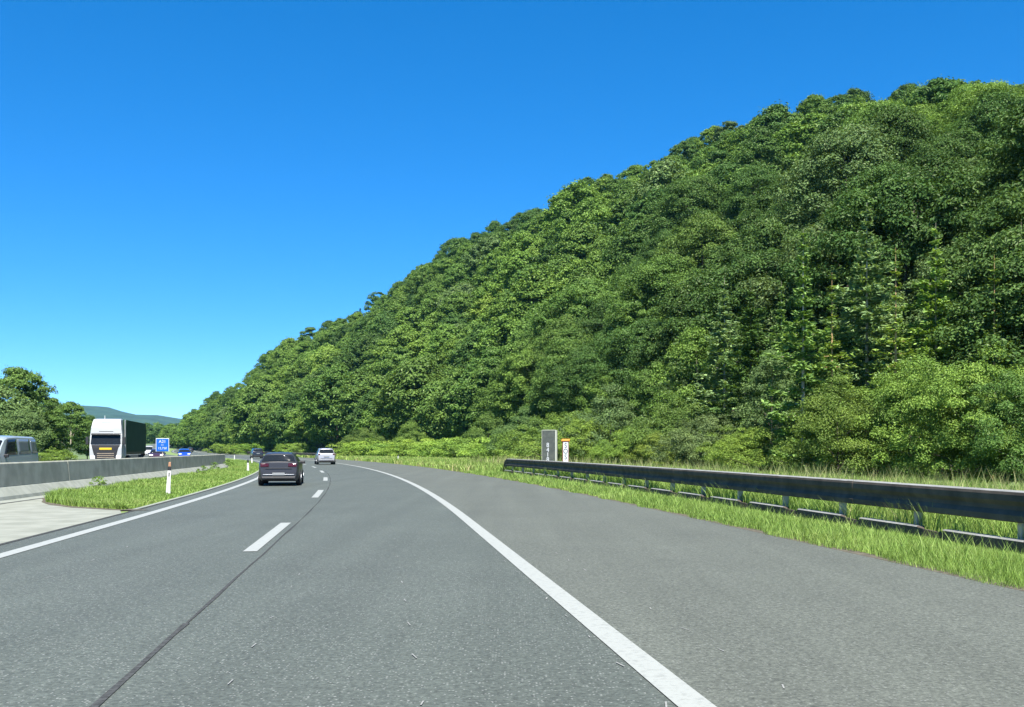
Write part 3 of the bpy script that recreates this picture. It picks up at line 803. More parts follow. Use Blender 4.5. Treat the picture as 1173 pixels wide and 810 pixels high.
def spruce_meshes(seed, H, Rr, whorl, ls, sparse=1.0, bare_top=.10, bark='pale_bark', nsp=26):
    rng = np.random.default_rng(seed)
    m = MB(); r0 = .0075 * H + .03
    for i in range(8): m.tube((0, 0, H * i / 8 - (1 if i == 0 else 0)), (0, 0, H * (i + 1) / 8), r0 * (1 - i / 8.4), r0 * (1 - (i + 1) / 8.4), 7, cap=False)
    Ps = []; Ns = []; As = []
    z = .05 * H
    while z < H * .985:
        t = z / H
        rl = Rr * (1 - t) ** .78 * (1 if t < 1 - bare_top else .34)
        nb = rng.integers(5, 8) if t < .9 else 4
        a0 = rng.uniform(0, 6)
        for b in range(nb):
            if rng.random() > sparse: continue
            an = a0 + b * 2 * PI / nb + rng.uniform(-.25, .25); L = rl * rng.uniform(.42, 1.18) + .12
            up = .10 if t > .8 else -.12
            d = np.array([math.cos(an), math.sin(an), 0]); side = np.array([-d[1], d[0], 0])
            e = Vector((d[0] * L, d[1] * L, z + up * L + .12 * L))
            m.tube((0, 0, z), (d[0] * L * .55, d[1] * L * .55, z + up * L * .5), .035 * (1 - t) + .008, .012, 5, cap=False)
            k = max(5, int(nsp * L / Rr * 1.3))
            q = rng.random(k) ** .8
            w = (rng.random(k) - .5) * 2 * (.10 + .34 * (1 - q)) * L * .75
            zz = z + up * L * q + .12 * L * q ** 2 + rng.normal(size=k) * .09 - np.abs(w) * .25
            Ps.append(np.stack([d[0] * L * q + side[0] * w, d[1] * L * q + side[1] * w, zz], 1))
            As.append(np.tile(d, (k, 1)) * .7 + side * np.sign(w)[:, None] * .6 + rng.normal(size=(k, 3)) * .25)
        z += whorl * rng.uniform(.8, 1.2) * (1 - .25 * t)
    P = np.concatenate(Ps); A = nrmz(np.concatenate(As)); N = len(P)
    n = nrmz(np.array([0, 0, 1.0]) + rng.normal(size=(N, 3)) * .35); n = nrmz(n - A * (n * A).sum(1, keepdims=True)); B = np.cross(n, A)
    l = (ls * rng.uniform(.7, 1.3, N))[:, None]; w = l * .36
    V = np.stack([P + A * l, P + B * w - n * l * .12, P - A * l * .8, P - B * w - n * l * .12], 1).reshape(-1, 3)
    crown = mesh_np('crown', V, np.arange(4 * N).reshape(N, 4), M['needle'], attrs={'leaf_rand': rng.random(N)})
    tm = m.build('trunk', M[bark]); tme = tm.data; bpy.data.objects.remove(tm)
    return tme, crown

def plant(name, meshes, loc, rz, sc, col, label, cat, group, stem='trunk', crown='crown'):
    t = empty(name, loc, rz, sc)
    tag(t, label, cat, group)
    link(stem, meshes[0], t)
    c = link(crown, meshes[1], t); c.color = (*col, 1)
    return t

PAL = {'dark green': (.074, .142, .036), 'mid green': (.108, .190, .042), 'fresh green': (.138, .232, .046), 'grey green': (.122, .194, .066), 'yellow green': (.172, .264, .050)}

# ------------------------------------------------------------------ hill
sky = [(1400, 140, 205), (1290, 120, 214), (1173, 104, 225), (1040, 98, 240), (960, 109, 252), (870, 130, 268), (800, 149, 283), (735, 179, 298), (660, 209, 315), (590, 244, 332), (510, 284, 352),
       (440, 333, 372), (380, 368, 392), (300, 410, 425), (255, 442, 450), (228, 464, 478), (207, 490, 505)]
foot = [(66, -8), (46, 14), (33, 36), (25, 57), (20, 78), (15.5, 98), (11, 118), (6, 139), (0, 161), (-9, 184), (-22, 209), (-38, 236), (-55, 263), (-85, 313), (-110, 361), (-140, 421), (-168, 488)]
TH = 11.3
SKYL = [(205, 488), (228, 460), (255, 440), (300, 407), (380, 366), (440, 331), (510, 281), (590, 245), (660, 211), (735, 181), (800, 154), (870, 130), (960, 105), (1040, 93), (1173, 97), (1400, 135)]
ridge = []
for u, v, Y in sky:
    z = CAMH + (514 - v) / F * Y
    hh = TH * float(np.interp(u, [200, 300, 450], [.75, .9, 1.0]))
    ridge.append(((u - 586.5) / F * Y, Y, max(2.0, z - hh)))
foot = np.array(foot, float); ridge = np.array(ridge); NS = len(foot)
fz = gz(foot[:, 1])
def hill(s, t):
    """s 0..NS-1 along, t 0..1 foot to ridge (beyond 1 falls away)"""
    s = np.asarray(s, float); t = np.asarray(t, float); si = np.arange(NS)
    fx = np.interp(s, si, foot[:, 0]); fy = np.interp(s, si, foot[:, 1]); f0 = np.interp(s, si, fz)
    rx = np.interp(s, si, ridge[:, 0]); ry = np.interp(s, si, ridge[:, 1]); rz_ = np.interp(s, si, ridge[:, 2])
    x = fx + (rx - fx) * t; y = fy + (ry - fy) * t
    tt = np.clip(t, 0, 1); pr = .12 * tt + .88 * tt ** .95
    und = .035 * np.sin(s * 2.3 + t * 5) * np.sin(t * PI) + .02 * np.sin(s * 5.1 - t * 9) * np.sin(np.clip(t, 0, 1) * PI)
    z = f0 + (rz_ - f0) * (pr + und * (t < 1)) - np.clip(t - 1, 0, 9) ** 1.4 * 60
    return x, y, z
ss = np.linspace(0, NS - 1, 97); tt = np.concatenate([[-.03], np.linspace(0, 1, 30), [1.1, 1.3, 1.7]])
V = []
for s in ss:
    for t in tt:
        x, y, z = hill(s, t); V.append((float(x), float(y), float(z) - (.5 if t < 0 else 0)))
w = len(tt)
Fc = [(j * w + i, (j + 1) * w + i, (j + 1) * w + i + 1, j * w + i + 1) for j in range(len(ss) - 1) for i in range(w - 1)]
hl = link('hillside', mesh_np('hillside', V, Fc, M['forest_floor'], smooth=True))
tag(hl, 'steep wooded hillside rising right of the motorway', 'hill', kind='structure')

# tree places on the hill
rng = np.random.default_rng(11)
cand = []
tries = 0
pts = np.zeros((0, 3))
cell = {}
def okay(x, y, z, r):
    k = (int(x // 8), int(y // 8))
    for a in (-1, 0, 1):
        for b in (-1, 0, 1):
            for q in cell.get((k[0] + a, k[1] + b), ()):
                if (q[0] - x) ** 2 + (q[1] - y) ** 2 < r * r: return False
    cell.setdefault(k, []).append((x, y)); return True
seglen = np.hypot(*(np.diff((foot + ridge[:, :2]) / 2, axis=0).T)); cum = np.concatenate([[0], np.cumsum(seglen)])
while tries < 14000:
    tries += 1
    edge = tries < 900
    s = float(np.interp(rng.random() * cum[-1], cum, np.arange(NS)))
    t = rng.uniform(0.0, .035) if edge else rng.uniform(.03, 1.0)
    x, y, z = [float(q) for q in hill(s, t)]
    u, v = uv_of(x, y, z + 9)
    if y < 38 or u > 1235: continue
    if not okay(x, y, z, 4.6 if edge else 5.4 + 1.3 * t): continue
    cand.append((x, y, z, s, t))
def patchv(x, y):   # stand-wide colour drift on the slope
    return math.sin(x * .045 + 1.3) * math.sin(y * .031 + .4) + .7 * math.sin(x * .11 - y * .07)
trees = []
for x, y, z, s, t in cand:
    D = math.hypot(x, y)
    hh = min(1.5, max(.68, math.exp(rng.normal() * .17))) * (1.08 if t < .15 else 1) * (1 - .10 * t)
    if t > .78: hh = .80 + .24 * rng.random()
    if s > 13: hh *= .72
    # no tree stands taller than the wood's crest line allows
    uu, vv = uv_of(x, y, z + 13 * hh)
    vs_ = float(np.interp(uu, [a for a, b in SKYL], [b for a, b in SKYL])) - rng.uniform(-4, 5)
    if vv < vs_: hh = max(.3, (CAMH + (514 - vs_) / F * y - z) / 13)
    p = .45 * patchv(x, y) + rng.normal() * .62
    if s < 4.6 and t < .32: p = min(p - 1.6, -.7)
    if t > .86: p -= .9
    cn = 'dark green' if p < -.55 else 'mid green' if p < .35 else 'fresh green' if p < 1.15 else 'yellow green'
    if rng.random() < .06: cn = 'grey green'
    con = (t > .88 and s < 7.5 and rng.random() < .5) or rng.random() < .025
    trees.append(dict(p=(x, y, z), s=s, t=t, D=D, h=hh, c=cn, con=con, size=hh * F * 13 / D))
# how much of each can be seen: crude screen-space painter's count
trees.sort(key=lambda q: q['D'])
occ = np.zeros((82, 130), bool)
for q in trees:
    x, y, z = q['p']; u, v = uv_of(x, y, z); rpx = 4.6 * q['h'] * F / y; hpx = 13 * q['h'] * F / y
    a0, a1 = int(max(0, (u - rpx) // 10)), int(min(129, (u + rpx) // 10)); b0, b1 = int(max(0, (v - hpx) // 10)), int(min(81, v // 10))
    if a1 < a0 or b1 < b0 or u < -50 or u > 1230: q['vis'] = 0; continue
    blk = occ[b0:b1 + 1, a0:a1 + 1]; q['vis'] = int((~blk).sum()); 
    m_ = max(1, (b1 - b0)); blk[:, :] = True
trees.sort(key=lambda q: -q['vis'])
NEAR = [broadleaf_meshes(100 + i, 13.0, R_, 230, 210, .105, base=b_, top_pow=tp, trunk_r=.2, clr=((.10, .21) if i % 2 else (.14, .28))) for i, (R_, b_, tp) in enumerate(((4.6, .18, .80), (5.2, .15, .9), (4.2, .20, .72), (4.9, .12, 1.0)))]
FAR = [broadleaf_meshes(200 + i, 13.0, R_, 160, 95, .22, base=b_, top_pow=tp, trunk_r=.2, limbs=8, clr=((.11, .23) if i % 2 else (.16, .31))) for i, (R_, b_, tp) in enumerate(((4.7, .08, .80), (5.2, .08, .9), (4.2, .1, .72), (4.9, .06, .95), (4.6, .1, .85)))]
CONF = [spruce_meshes(300 + i, 14.0, 3.3, .6, .34, nsp=34, bare_top=.02, bark='bark') for i in range(3)]
ind = trees[:268]; rest = trees[268:]
def where(q):
    x, y, z = q['p']; u, v = uv_of(x, y, z + 7)
    t = q['t']
    row = 'at the forest foot' if t < .04 else 'low on the slope' if t < .25 else 'midway up the slope' if t < .55 else 'high on the slope' if t < .85 else 'on the crest'
    lm = [(235, 'above the blue car'), (275, 'above the barrier end'), (325, 'above the black car'), (362, 'above the grey estate'), (415, 'above the silver car'), (475, 'above the verge marker post'),
          (540, 'above the low hedge'), (605, 'above the guardrail end'), (665, 'above the SOS post'), (760, 'right of the SOS post'), (850, 'above mid guardrail'), (940, 'behind the pale spruce trunk'),
          (1040, 'behind the young spruces'), (1110, 'above the big bush'), (9999, 'by the right picture edge')]
    for a, n in lm:
        if u < a: break
    return row, n, u
keyd = {}
for q in ind:
    row, n, u = where(q)
    q['u'] = u
    kind = 'spruce' if q['con'] else ('tall tree' if q['h'] > 1.04 else 'short tree' if q['h'] < .88 else 'tree')
    q['lab'] = f"{q['c'] if not q['con'] else 'dark pointed'} {kind} {row} {n}"
    keyd.setdefault(q['lab'], []).append(q)
ORD = ['first', 'second', 'third', 'fourth', 'fifth', 'sixth', 'seventh', 'eighth', 'ninth', 'tenth', 'eleventh', 'twelfth']
for lab, L in keyd.items():
    L.sort(key=lambda q: q['u'])
    if len(L) == 1: continue
    for i, q in enumerate(L):
        q['lab'] = lab + (', ' + ('leftmost such' if i == 0 else 'rightmost such' if i == len(L) - 1 else ORD[min(i, 11)] + ' from left'))
jr = random.Random(5)
for q in ind:
    far = q['D'] > 165
    sc = q['h']; c = PAL[q['c']]
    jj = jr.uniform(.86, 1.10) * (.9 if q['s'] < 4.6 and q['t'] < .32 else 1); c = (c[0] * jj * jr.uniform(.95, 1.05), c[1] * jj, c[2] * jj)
    if q['con']:
        me = jr.choice(CONF); c = tuple(v * jr.uniform(.9, 1.1) for v in (.040, .085, .026)); nm = 'spruce_tree'; sz = (sc * .9, sc * .9, sc * .8)
    else:
        me = jr.choice(FAR if far else NEAR); nm = 'broadleaf_tree'; w_ = jr.uniform(.92, 1.15); sz = (sc * w_, sc * w_, sc)
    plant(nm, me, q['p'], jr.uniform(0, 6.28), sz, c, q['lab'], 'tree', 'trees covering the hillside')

# the rest of the wood as one mass
FP = []
for i in range(6):
    rg = np.random.default_rng(400 + i)
    C, rc, P, n, cl = crown_pts(rg, 13.0, rg.uniform(4.3, 5.2), 120, 44, .12, rg.uniform(.75, .95), clr=((.11, .24) if i % 2 else (.15, .30)))
    V, Fq = leaf_quads(P, n, .29 * rg.uniform(.7, 1.3, len(P)), .18 * rg.uniform(.7, 1.3, len(P)), rg)
    FP.append((V, len(P), np.clip(.55 * rg.random(len(P)) + .45 * cl, 0, 1)))
HUE = {'dark green': .05, 'mid green': .38, 'fresh green': .68, 'grey green': .8, 'yellow green': .98}
VA = []; LR = []; HU = []
def add_far(x, y, z, sc, hue):
    V, N, lr = FP[jr.randrange(6)]
    a = jr.uniform(0, 6.28); ca, sa = math.cos(a) * sc, math.sin(a) * sc
    VA.append(np.stack([V[:, 0] * ca - V[:, 1] * sa + x, V[:, 0] * sa + V[:, 1] * ca + y, V[:, 2] * sc + z], 1).astype(np.float32)); LR.append(lr); HU.append(np.full(N, hue))
FPC = []
for tme, cme in CONF:
    cv = np.zeros(len(cme.vertices) * 3, np.float32); cme.vertices.foreach_get('co', cv); cv = cv.reshape(-1, 4, 3)
    sel = np.random.default_rng(5).random(len(cv)) < .6
    cv = cv[sel]; FPC.append(((cv - cv.mean(1, keepdims=True)) * 1.25 + cv.mean(1, keepdims=True)))
FPC = [(c.reshape(-1, 3), len(c), np.random.default_rng(6).random(len(c))) for c in FPC]
FPB = FP
for q in rest:
    if q['con']:
        FP = FPC; jr2 = jr.randrange; 
        V, N, lr = FPC[jr.randrange(3)]; a = jr.uniform(0, 6.28); sc = q['h'] * .8; ca, sa = math.cos(a) * sc, math.sin(a) * sc; x, y, z = q['p']
        VA.append(np.stack([V[:, 0] * ca - V[:, 1] * sa + x, V[:, 0] * sa + V[:, 1] * ca + y, V[:, 2] * sc + z], 1).astype(np.float32)); LR.append(lr); HU.append(np.full(N, 0.0))
FP = FPB
rest_b = [q for q in rest if not q['con']]
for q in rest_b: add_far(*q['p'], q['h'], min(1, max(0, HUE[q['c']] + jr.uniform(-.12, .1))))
Vall = np.concatenate(VA); NQ = len(Vall) // 4
wd = link('hill_forest', mesh_np('hill_forest', Vall, np.arange(4 * NQ).reshape(NQ, 4), M['forest'], attrs={'leaf_rand': np.concatenate(LR), 'hue': np.concatenate(HU)}))
tag(wd, 'dense green forest filling the hillside between the single trees', 'forest', kind='stuff')
print('trees', len(trees), 'rest', len(rest), 'quads', NQ)

# far valley wood behind the truck / sign
VA = []; LR = []; HU = []
rg = random.Random(21)
for i in range(230):
    y = rg.uniform(560, 1000); u = rg.uniform(-20, 215)
    x = (u - 586.5) / F * y
    if -0.45 * y < x and y < 600: continue
    add_far(x, y, float(gz(y)) - 1, rg.uniform(.7, 1.25), rg.uniform(0, .9))
Vall = np.concatenate(VA); NQ = len(Vall) // 4
wd = link('valley_forest', mesh_np('valley_forest', Vall, np.arange(4 * NQ).reshape(NQ, 4), M['forest'], attrs={'leaf_rand': np.concatenate(LR), 'hue': np.concatenate(HU)}))
tag(wd, 'distant belt of trees across the valley behind the lorry', 'forest', kind='stuff')

# distant mountain ridges
def far_ridge(name, prof, depth, thick, label, mat):
    us = np.linspace(prof[0][0], prof[-1][0], 140); V = []
    rg = np.random.default_rng(int(depth))
    hv = np.interp(us, [p[0] for p in prof], [p[1] for p in prof])
    rows = [0, .12, .25, .4, .55, .7, .85, 1.0, 1.15, 1.4]
    for i, u in enumerate(us):
        for k, r_ in enumerate(rows):
            Y = depth - thick * (1 - r_)
            z = (CAMH + (514 - hv[i]) / F * depth)
            zz = z * (math.sin(min(r_, 1) * PI / 2) if r_ <= 1 else 1 - (r_ - 1) * 1.2)
            zz *= 1 + .06 * math.sin(u * .11 + r_ * 4) * math.sin(min(1, r_) * PI)
            V.append(((u - 586.5) / F * depth, Y, zz + 2))
    w = len(rows)
    Fc = [(j * w + i, (j + 1) * w + i, (j + 1) * w + i + 1, j * w + i + 1) for j in range(len(us) - 1) for i in range(w - 1)]
    o = link(name, mesh_np(name, V, Fc, mat, smooth=True))
    return tag(o, label, 'hill', kind='structure')
M['far_wood'] = principled('far_wood', (0.010, 0.024, 0.008), rough=1, col2=(0.022, 0.046, 0.016), nscale=.012, detail=14, bump=0)
far_ridge('distant_hills', [(-160, 480), (-60, 470), (20, 466), (90, 469), (112, 466), (124, 467), (140, 472), (160, 476.5), (180, 476), (205, 480), (240, 486), (300, 500), (360, 512)], 3900, 1500, 'blue green wooded ridge in the far distance', M['far_wood'])
far_ridge('lower_hills', [(-160, 496), (60, 492), (120, 494), (160, 497), (185, 500), (230, 500), (300, 505), (360, 512)], 1900, 500, 'lower wooded hills before the distant ridge', M['far_wood'])

# ------------------------------------------------------------------ trees on the left
LT = [broadleaf_meshes(500, 12.0, 4.6, 150, 190, .14, base=.12, top_pow=.75, trunk_r=.18, clr=(.11, .24)), broadleaf_meshes(501, 11.0, 3.2, 85, 150, .14, base=.22, top_pow=.8, trunk_r=.15, bark='pale_bark', clr=(.12, .26)), broadleaf_meshes(502, 9.0, 3.6, 120, 160, .14, base=.06, top_pow=.9, trunk_r=.14)]
for (u, Y, vt, k, cn, wsc, lab) in (
        (18, 128, 419, 0, 'mid green', 1.0, 'tall dark green tree left of the lorry, highest in its clump'),
        (81, 124, 458, 1, 'mid green', 1.0, 'slender tree with pale trunk just left of the white lorry'),
        (-14, 120, 438, 2, 'grey green', 1.35, 'olive tinted bushy tree above the pale blue van'),
        (48, 136, 447, 0, 'dark green', .95, 'dark tree between the tall tree and the slender tree'),
        (-45, 126, 420, 0, 'dark green', 1.0, 'broad tree at the left picture edge behind the van'),
        (24, 112, 470, 2, 'grey green', 1.1, 'low olive green bushy tree directly behind the pale blue van'),
        (62, 150, 470, 2, 'dark green', 1.0, 'small dark tree filling the gap left of the slender tree'),
        (100, 150, 476, 2, 'dark green', .9, 'small dark tree half hidden behind the white lorry')):
    H0 = (12.0, 11.0, 9.0)[k]; h = CAMH + (514 - vt) / F * Y
    s_ = h / H0
    plant('broadleaf_tree', LT[k], ((u - 586.5) / F * Y, Y, 0), u * .7, (s_ * wsc, s_ * wsc, s_), PAL[cn], lab, 'tree', 'trees left of the opposite road')
BU = [broadleaf_meshes(600 + i, 2.2, 1.9, 80, 130, .055, base=.03, top_pow=.85, trunk_r=.05, limbs=12, clr=(.13, .26), irr=1.9) for i in range(3)]
for i, (u, Y, h, lab) in enumerate(((62, 105, 1.5, 'light green roadside bush below the slender tree'), (46, 103, 1.05, 'light green roadside bush right of the pale blue van'), (74, 106, 1.05, 'low green roadside bush beside the front of the lorry'))):
    plant('shrub', BU[i], ((u - 586.5) / F * Y, Y, 0), i * 2.0, (h / 2.2 * 1.2, h / 2.2 * 1.2, h / 2.2), PAL['yellow green'], lab, 'shrub', 'bushes left of the opposite road', 'stem', 'foliage')

# ------------------------------------------------------------------ shrubs on the right
def shrub(u, Y, h, wsc, cn, lab, k=None, rz=0, gain=1.0, grp='shrubs along the forest foot', meshes=None, H0=2.2):
    ms = meshes or BU
    me = ms[jr.randrange(len(ms)) if k is None else k]
    s_ = h / H0
    c = tuple(v * gain * jr.uniform(.93, 1.07) for v in PAL[cn])
    plant('shrub', me, ((u - 586.5) / F * Y, Y, float(gz(Y))), rz or jr.uniform(0, 6.2), (s_ * wsc, s_ * wsc, s_), c, lab, 'shrub', grp, 'stem', 'foliage')
# low hedge row from the verge to the km board
hed = [(402, 176), (420, 172), (437, 168), (455, 163), (473, 158), (491, 152), (508, 146), (525, 140), (542, 134), (558, 128), (574, 121), (590, 114), (606, 106)]
for i, (u, Y) in enumerate(hed):
    Y -= 3 * (i % 2)
    pos = 'leftmost' if i == 0 else 'rightmost' if i == len(hed) - 1 else ORD[i] + ' from left'
    shrub(u, Y, 2.5 + .45 * math.sin(i * 1.9), 1.65, 'yellow green' if i % 4 != 2 else 'fresh green', f'low bright hedge shrub beyond the right verge before the trees, {pos}', gain=1.25, grp='low hedge shrubs beyond the verge')
for i, u in enumerate((252, 268, 284, 330, 345)):
    shrub(u, 268 - i * 6, 2.6, 1.5, 'yellow green', f'distant low green shrub behind the far guardrail, {ORD[i]} from left', grp='distant shrubs behind the far guardrail')
MB_ = [broadleaf_meshes(620 + i, 4.6, 2.9, 150, 190, .06, base=.02, top_pow=.8, trunk_r=.07, limbs=18, clr=(.11, .22), flat=.85, irr=1.9) for i in range(3)]
midb = [(470, 170, 5.5, 1.0, 'fresh green', 'taller bush behind the low hedge above the verge marker post'),
        (415, 185, 5.0, 1.1, 'mid green', 'bush behind the hedge just right of the silver car'),
        (560, 134, 5.5, 1.0, 'mid green', 'bush behind the low hedge left of the guardrail end'),
        (600, 110, 5.0, 1.1, 'grey green', 'greyish bush behind the left edge of the grey board'),
        (640, 88, 4.4, 1.2, 'fresh green', 'leafy bush directly behind the grey board and SOS post'),
        (672, 80, 3.6, 1.2, 'yellow green', 'bright leafy bush just right of the SOS post'),
        (700, 82, 5.6, 1.0, 'grey green', 'tall greyish bush right of the SOS post'),
        (722, 72, 2.7, 1.3, 'yellow green', 'low bright bush behind the middle of the guardrail, left of its pair'),
        (752, 68, 2.3, 1.3, 'yellow green', 'low bright bush behind the middle of the guardrail, right of its pair'),
        (775, 70, 4.6, 1.0, 'mid green', 'mid green bush behind the guardrail left of the dark spruce'),
        (806, 62, 3.4, 1.1, 'grey green', 'greyish bush below the dark spruce branches'),
        (870, 54, 2.5, 1.25, 'yellow green', 'rounded bright bush at the left foot of the big bush'),
        (845, 58, 2.2, 1.3, 'yellow green', 'low bright bush left of the rounded bright bush')]
for u, Y, h, wsc, cn, lab in midb: shrub(u, Y, h, wsc, cn, lab, meshes=MB_, H0=4.6)
BB = [broadleaf_meshes(640 + i, 5.0, 3.0, 210, 250, .048, base=.01, top_pow=.75, trunk_r=.08, limbs=24, clr=(.09, .19), flat=.9, irr=1.9) for i in range(2)]
for u, Y, h, wsc, cn, lab in ((960, 45, 4.4, .95, 'fresh green', 'lower left end of the big bush clump behind the guardrail'),
                              (1042, 43, 4.9, 1.0, 'yellow green', 'broad middle bush of the big clump behind the guardrail'),
                              (1118, 40, 5.0, 1.0, 'yellow green', 'tall right bush of the big clump near the picture edge'),
                              (1195, 38, 4.6, 1.0, 'mid green', 'dark bush cut by the right picture edge behind the guardrail'),
                              (1000, 49, 4.0, .9, 'mid green', 'darker bush filling in behind the big clump')):
    shrub(u, Y, h, wsc, cn, lab, meshes=BB, H0=5.0, gain=.92, grp='big bushes behind the guardrail')
# young spruces and their like on the right
SP = [spruce_meshes(700, 13.0, 3.4, .60, .19, .88, .22, nsp=165), spruce_meshes(701, 13.0, 2.9, .72, .19, .80, .34, nsp=145), spruce_meshes(702, 13.0, 3.9, .55, .19, .9, .10, nsp=180, bark='bark')]
DR = [spruce_meshes(710, 12.0, 2.0, .7, .18, .6, .4, bark='dry_wood', nsp=45)]
for u, Y, vt, k, wsc, cn, lab in ((920, 52, 262, 1, 1.0, 'mid green', 'young spruce with long pale bare trunk above the bush clump'),
                                (860, 62, 330, 2, 1.0, 'dark green', 'dark drooping spruce behind the rounded bright bush'),
                                (993, 54, 232, 0, 1.0, 'grey green', 'tall slender grey green spruce with a thin tip'),
                                (955, 57, 345, 2, .9, 'mid green', 'short wide spruce between the two tall young spruces'),
                                (1072, 53, 255, 0, .95, 'fresh green', 'light green young spruce right of the dry brown tip'),
                                (830, 70, 318, 0, 1.0, 'grey green', 'greyish spruce left of the dark drooping spruce'),
                                (775, 82, 385, 2, .9, 'grey green', 'small greyish spruce above the mid guardrail bushes'),
                                (1110, 55, 330, 2, .95, 'fresh green', 'wide young spruce left of the right dry tip'),
                                (1030, 54, 350, 2, .9, 'mid green', 'wide young spruce below the dry brown tip'),
                                (1175, 56, 300, 0, .95, 'mid green', 'young spruce at the right picture edge'),
                                (895, 66, 322, 0, .8, 'mid green', 'slim young spruce left of the pale trunk spruce')):
    h = CAMH + (514 - vt) / F * Y; s_ = h / 13.0
    plant('spruce_tree', SP[k], ((u - 586.5) / F * Y, Y, 0), u * .37, (s_ * wsc * .95, s_ * wsc * .95, s_), tuple(a_ * b_ for a_, b_ in zip(PAL[cn], (1.42, 1.38, 1.6) if cn != 'dark green' else (1, 1, 1))), lab, 'tree', 'young spruces behind the guardrail')
for u, Y, vt, lab in ((1026, 50, 283, 'thin half dry spruce with brown tip above the big bushes'), (1139, 49, 292, 'thin half dry spruce with brown tip near the right picture edge'), (953, 52, 312, 'short dry brown top beside the pale trunk spruce')):
    h = CAMH + (514 - vt) / F * Y; s_ = h / 12.0
    plant('spruce_tree', DR[0], ((u - 586.5) / F * Y, Y, 0), u, (s_, s_, s_), PAL['yellow green'], lab, 'tree', 'half dry spruces behind the guardrail')

# young broadleaf growth between the spruces
YB = [broadleaf_meshes(720 + i, 8.0, 2.5, 120, 150, .065, base=.05, top_pow=.7, trunk_r=.08, limbs=16, clr=(.14, .28), flat=.8) for i in range(2)]
for u, Y, vt, wsc, cn, lab in ((800, 74, 372, 1.1, 'fresh green', 'young broadleaf tree left of the dark drooping spruce'),
                               (884, 58, 398, 1.0, 'grey green', 'young broadleaf tree below the slim young spruce'),
                               (940, 54, 405, 1.0, 'mid green', 'young broadleaf tree behind the left end of the big bush clump'),
                               (1005, 66, 330, 1.1, 'fresh green', 'young broadleaf tree between the grey green spruce and the dry brown tip'),
                               (1055, 52, 400, 1.1, 'fresh green', 'young broadleaf tree directly above the big bush clump'),
                               (1100, 64, 345, 1.1, 'yellow green', 'bright young broadleaf tree left of the right dry brown tip'),
                               (1150, 50, 392, 1.0, 'fresh green', 'young broadleaf tree above the tall right bush'),
                               (752, 92, 412, 1.1, 'mid green', 'young broadleaf tree above the low bright bushes behind the guardrail'),
                               (690, 108, 430, 1.2, 'fresh green', 'young broadleaf tree rising right of the SOS post')):
    h = CAMH + (514 - vt) / F * Y; s_ = h / 8.0
    plant('broadleaf_tree', YB[int(u) % 2], ((u - 586.5) / F * Y, Y, 0), u * .7, (s_ * wsc * .85, s_ * wsc * .85, s_), PAL[cn], lab, 'tree', 'young broadleaf trees behind the guardrail')

# ------------------------------------------------------------------ grasses
def blades(name, X, Yv, Z, h, w, lean, hue, label, cat, mat='blade', seed=0):
    rg = np.random.default_rng(seed); N = len(X)
    a = rg.uniform(0, 2 * PI, N); b = rg.uniform(0, 2 * PI, N)
    sx, sy = np.cos(a) * w / 2, np.sin(a) * w / 2
    lx, ly = np.cos(b) * lean * h, np.sin(b) * lean * h
    P = np.stack([X, Yv, Z], 1); S = np.stack([sx, sy, np.zeros(N)], 1); Lm = np.stack([lx * .3, ly * .3, h * .55], 1); Lt = np.stack([lx, ly, h], 1)
    V = np.stack([P - S, P + S, P + Lm + S * .75, P + Lm - S * .75, P + Lt], 1).reshape(-1, 3)
    b0 = np.arange(N) * 5
    T = np.stack([np.stack([b0, b0 + 1, b0 + 2], 1), np.stack([b0, b0 + 2, b0 + 3], 1), np.stack([b0 + 3, b0 + 2, b0 + 4], 1)], 1).reshape(-1, 3)
    o = link(name, mesh_np(name, V, T, M[mat], attrs={'leaf_rand': np.repeat(rg.random(N), 3), 'hue': np.repeat(np.clip(hue + .20 * np.sin(X * .9 + 2 * np.sin(Yv * .37)) * np.sin(Yv * .61 + X * .3), 0, 1), 3)}))
    return tag(o, label, cat, kind='stuff')
XRv = lambda y: np.interp(y, _Y, _X)
def place(y, d):
    th = np.arctan(np.interp(y, _Y, _S)); return XRv(y) + d * np.cos(th), y + d * np.sin(th)
def logy(rg, y0, y1, n): return y0 * np.exp(rg.random(n) * math.log(y1 / y0))
rg = np.random.default_rng(31)
def clumpy(x, y): return .5 + .25 * np.sin(x * 2.3 + y * .9) + .25 * np.sin(x * .8 - y * 1.7 + 1) 
# right verge, road side of the rail
n = 95000; y = logy(rg, 7.5, 66, n); d = 5.02 + .14 * np.sin(y * 2.1) * np.sin(y * .77) + .08 * rg.random(n) + 2.45 * rg.random(n)
x, yy = place(y, d); c = clumpy(x, yy)
h = (.10 + .10 * c + .09 * rg.random(n)) * np.interp(d, [5.0, 5.4, 6.1, 6.8, 7.5], [.55, .95, 1.05, .42, .35]) * np.where(rg.random(n) < .06, 1.9, 1)
blades('verge_grass', x, yy, np.full(n, -.02), h, np.maximum(.007, y * .00062), .25 + .35 * rg.random(n), rg.beta(2, 3, n) * .8 + .12 * c, 'bright green grass growing between the asphalt and the guardrail', 'grass', seed=1)
# right verge behind the rail
n = 90000; y = logy(rg, 10, 66, n); d = 7.5 + 10 * rg.random(n)
x, yy = place(y, d); c = clumpy(x, yy)
h = .30 + .3 * c + .15 * rg.random(n)
blades('meadow_grass', x, yy, np.full(n, -.02), h, np.maximum(.008, y * .0007), .3 + .35 * rg.random(n), rg.beta(2, 3, n) * .85 + .1, 'long green grass growing behind the guardrail', 'grass', seed=2)
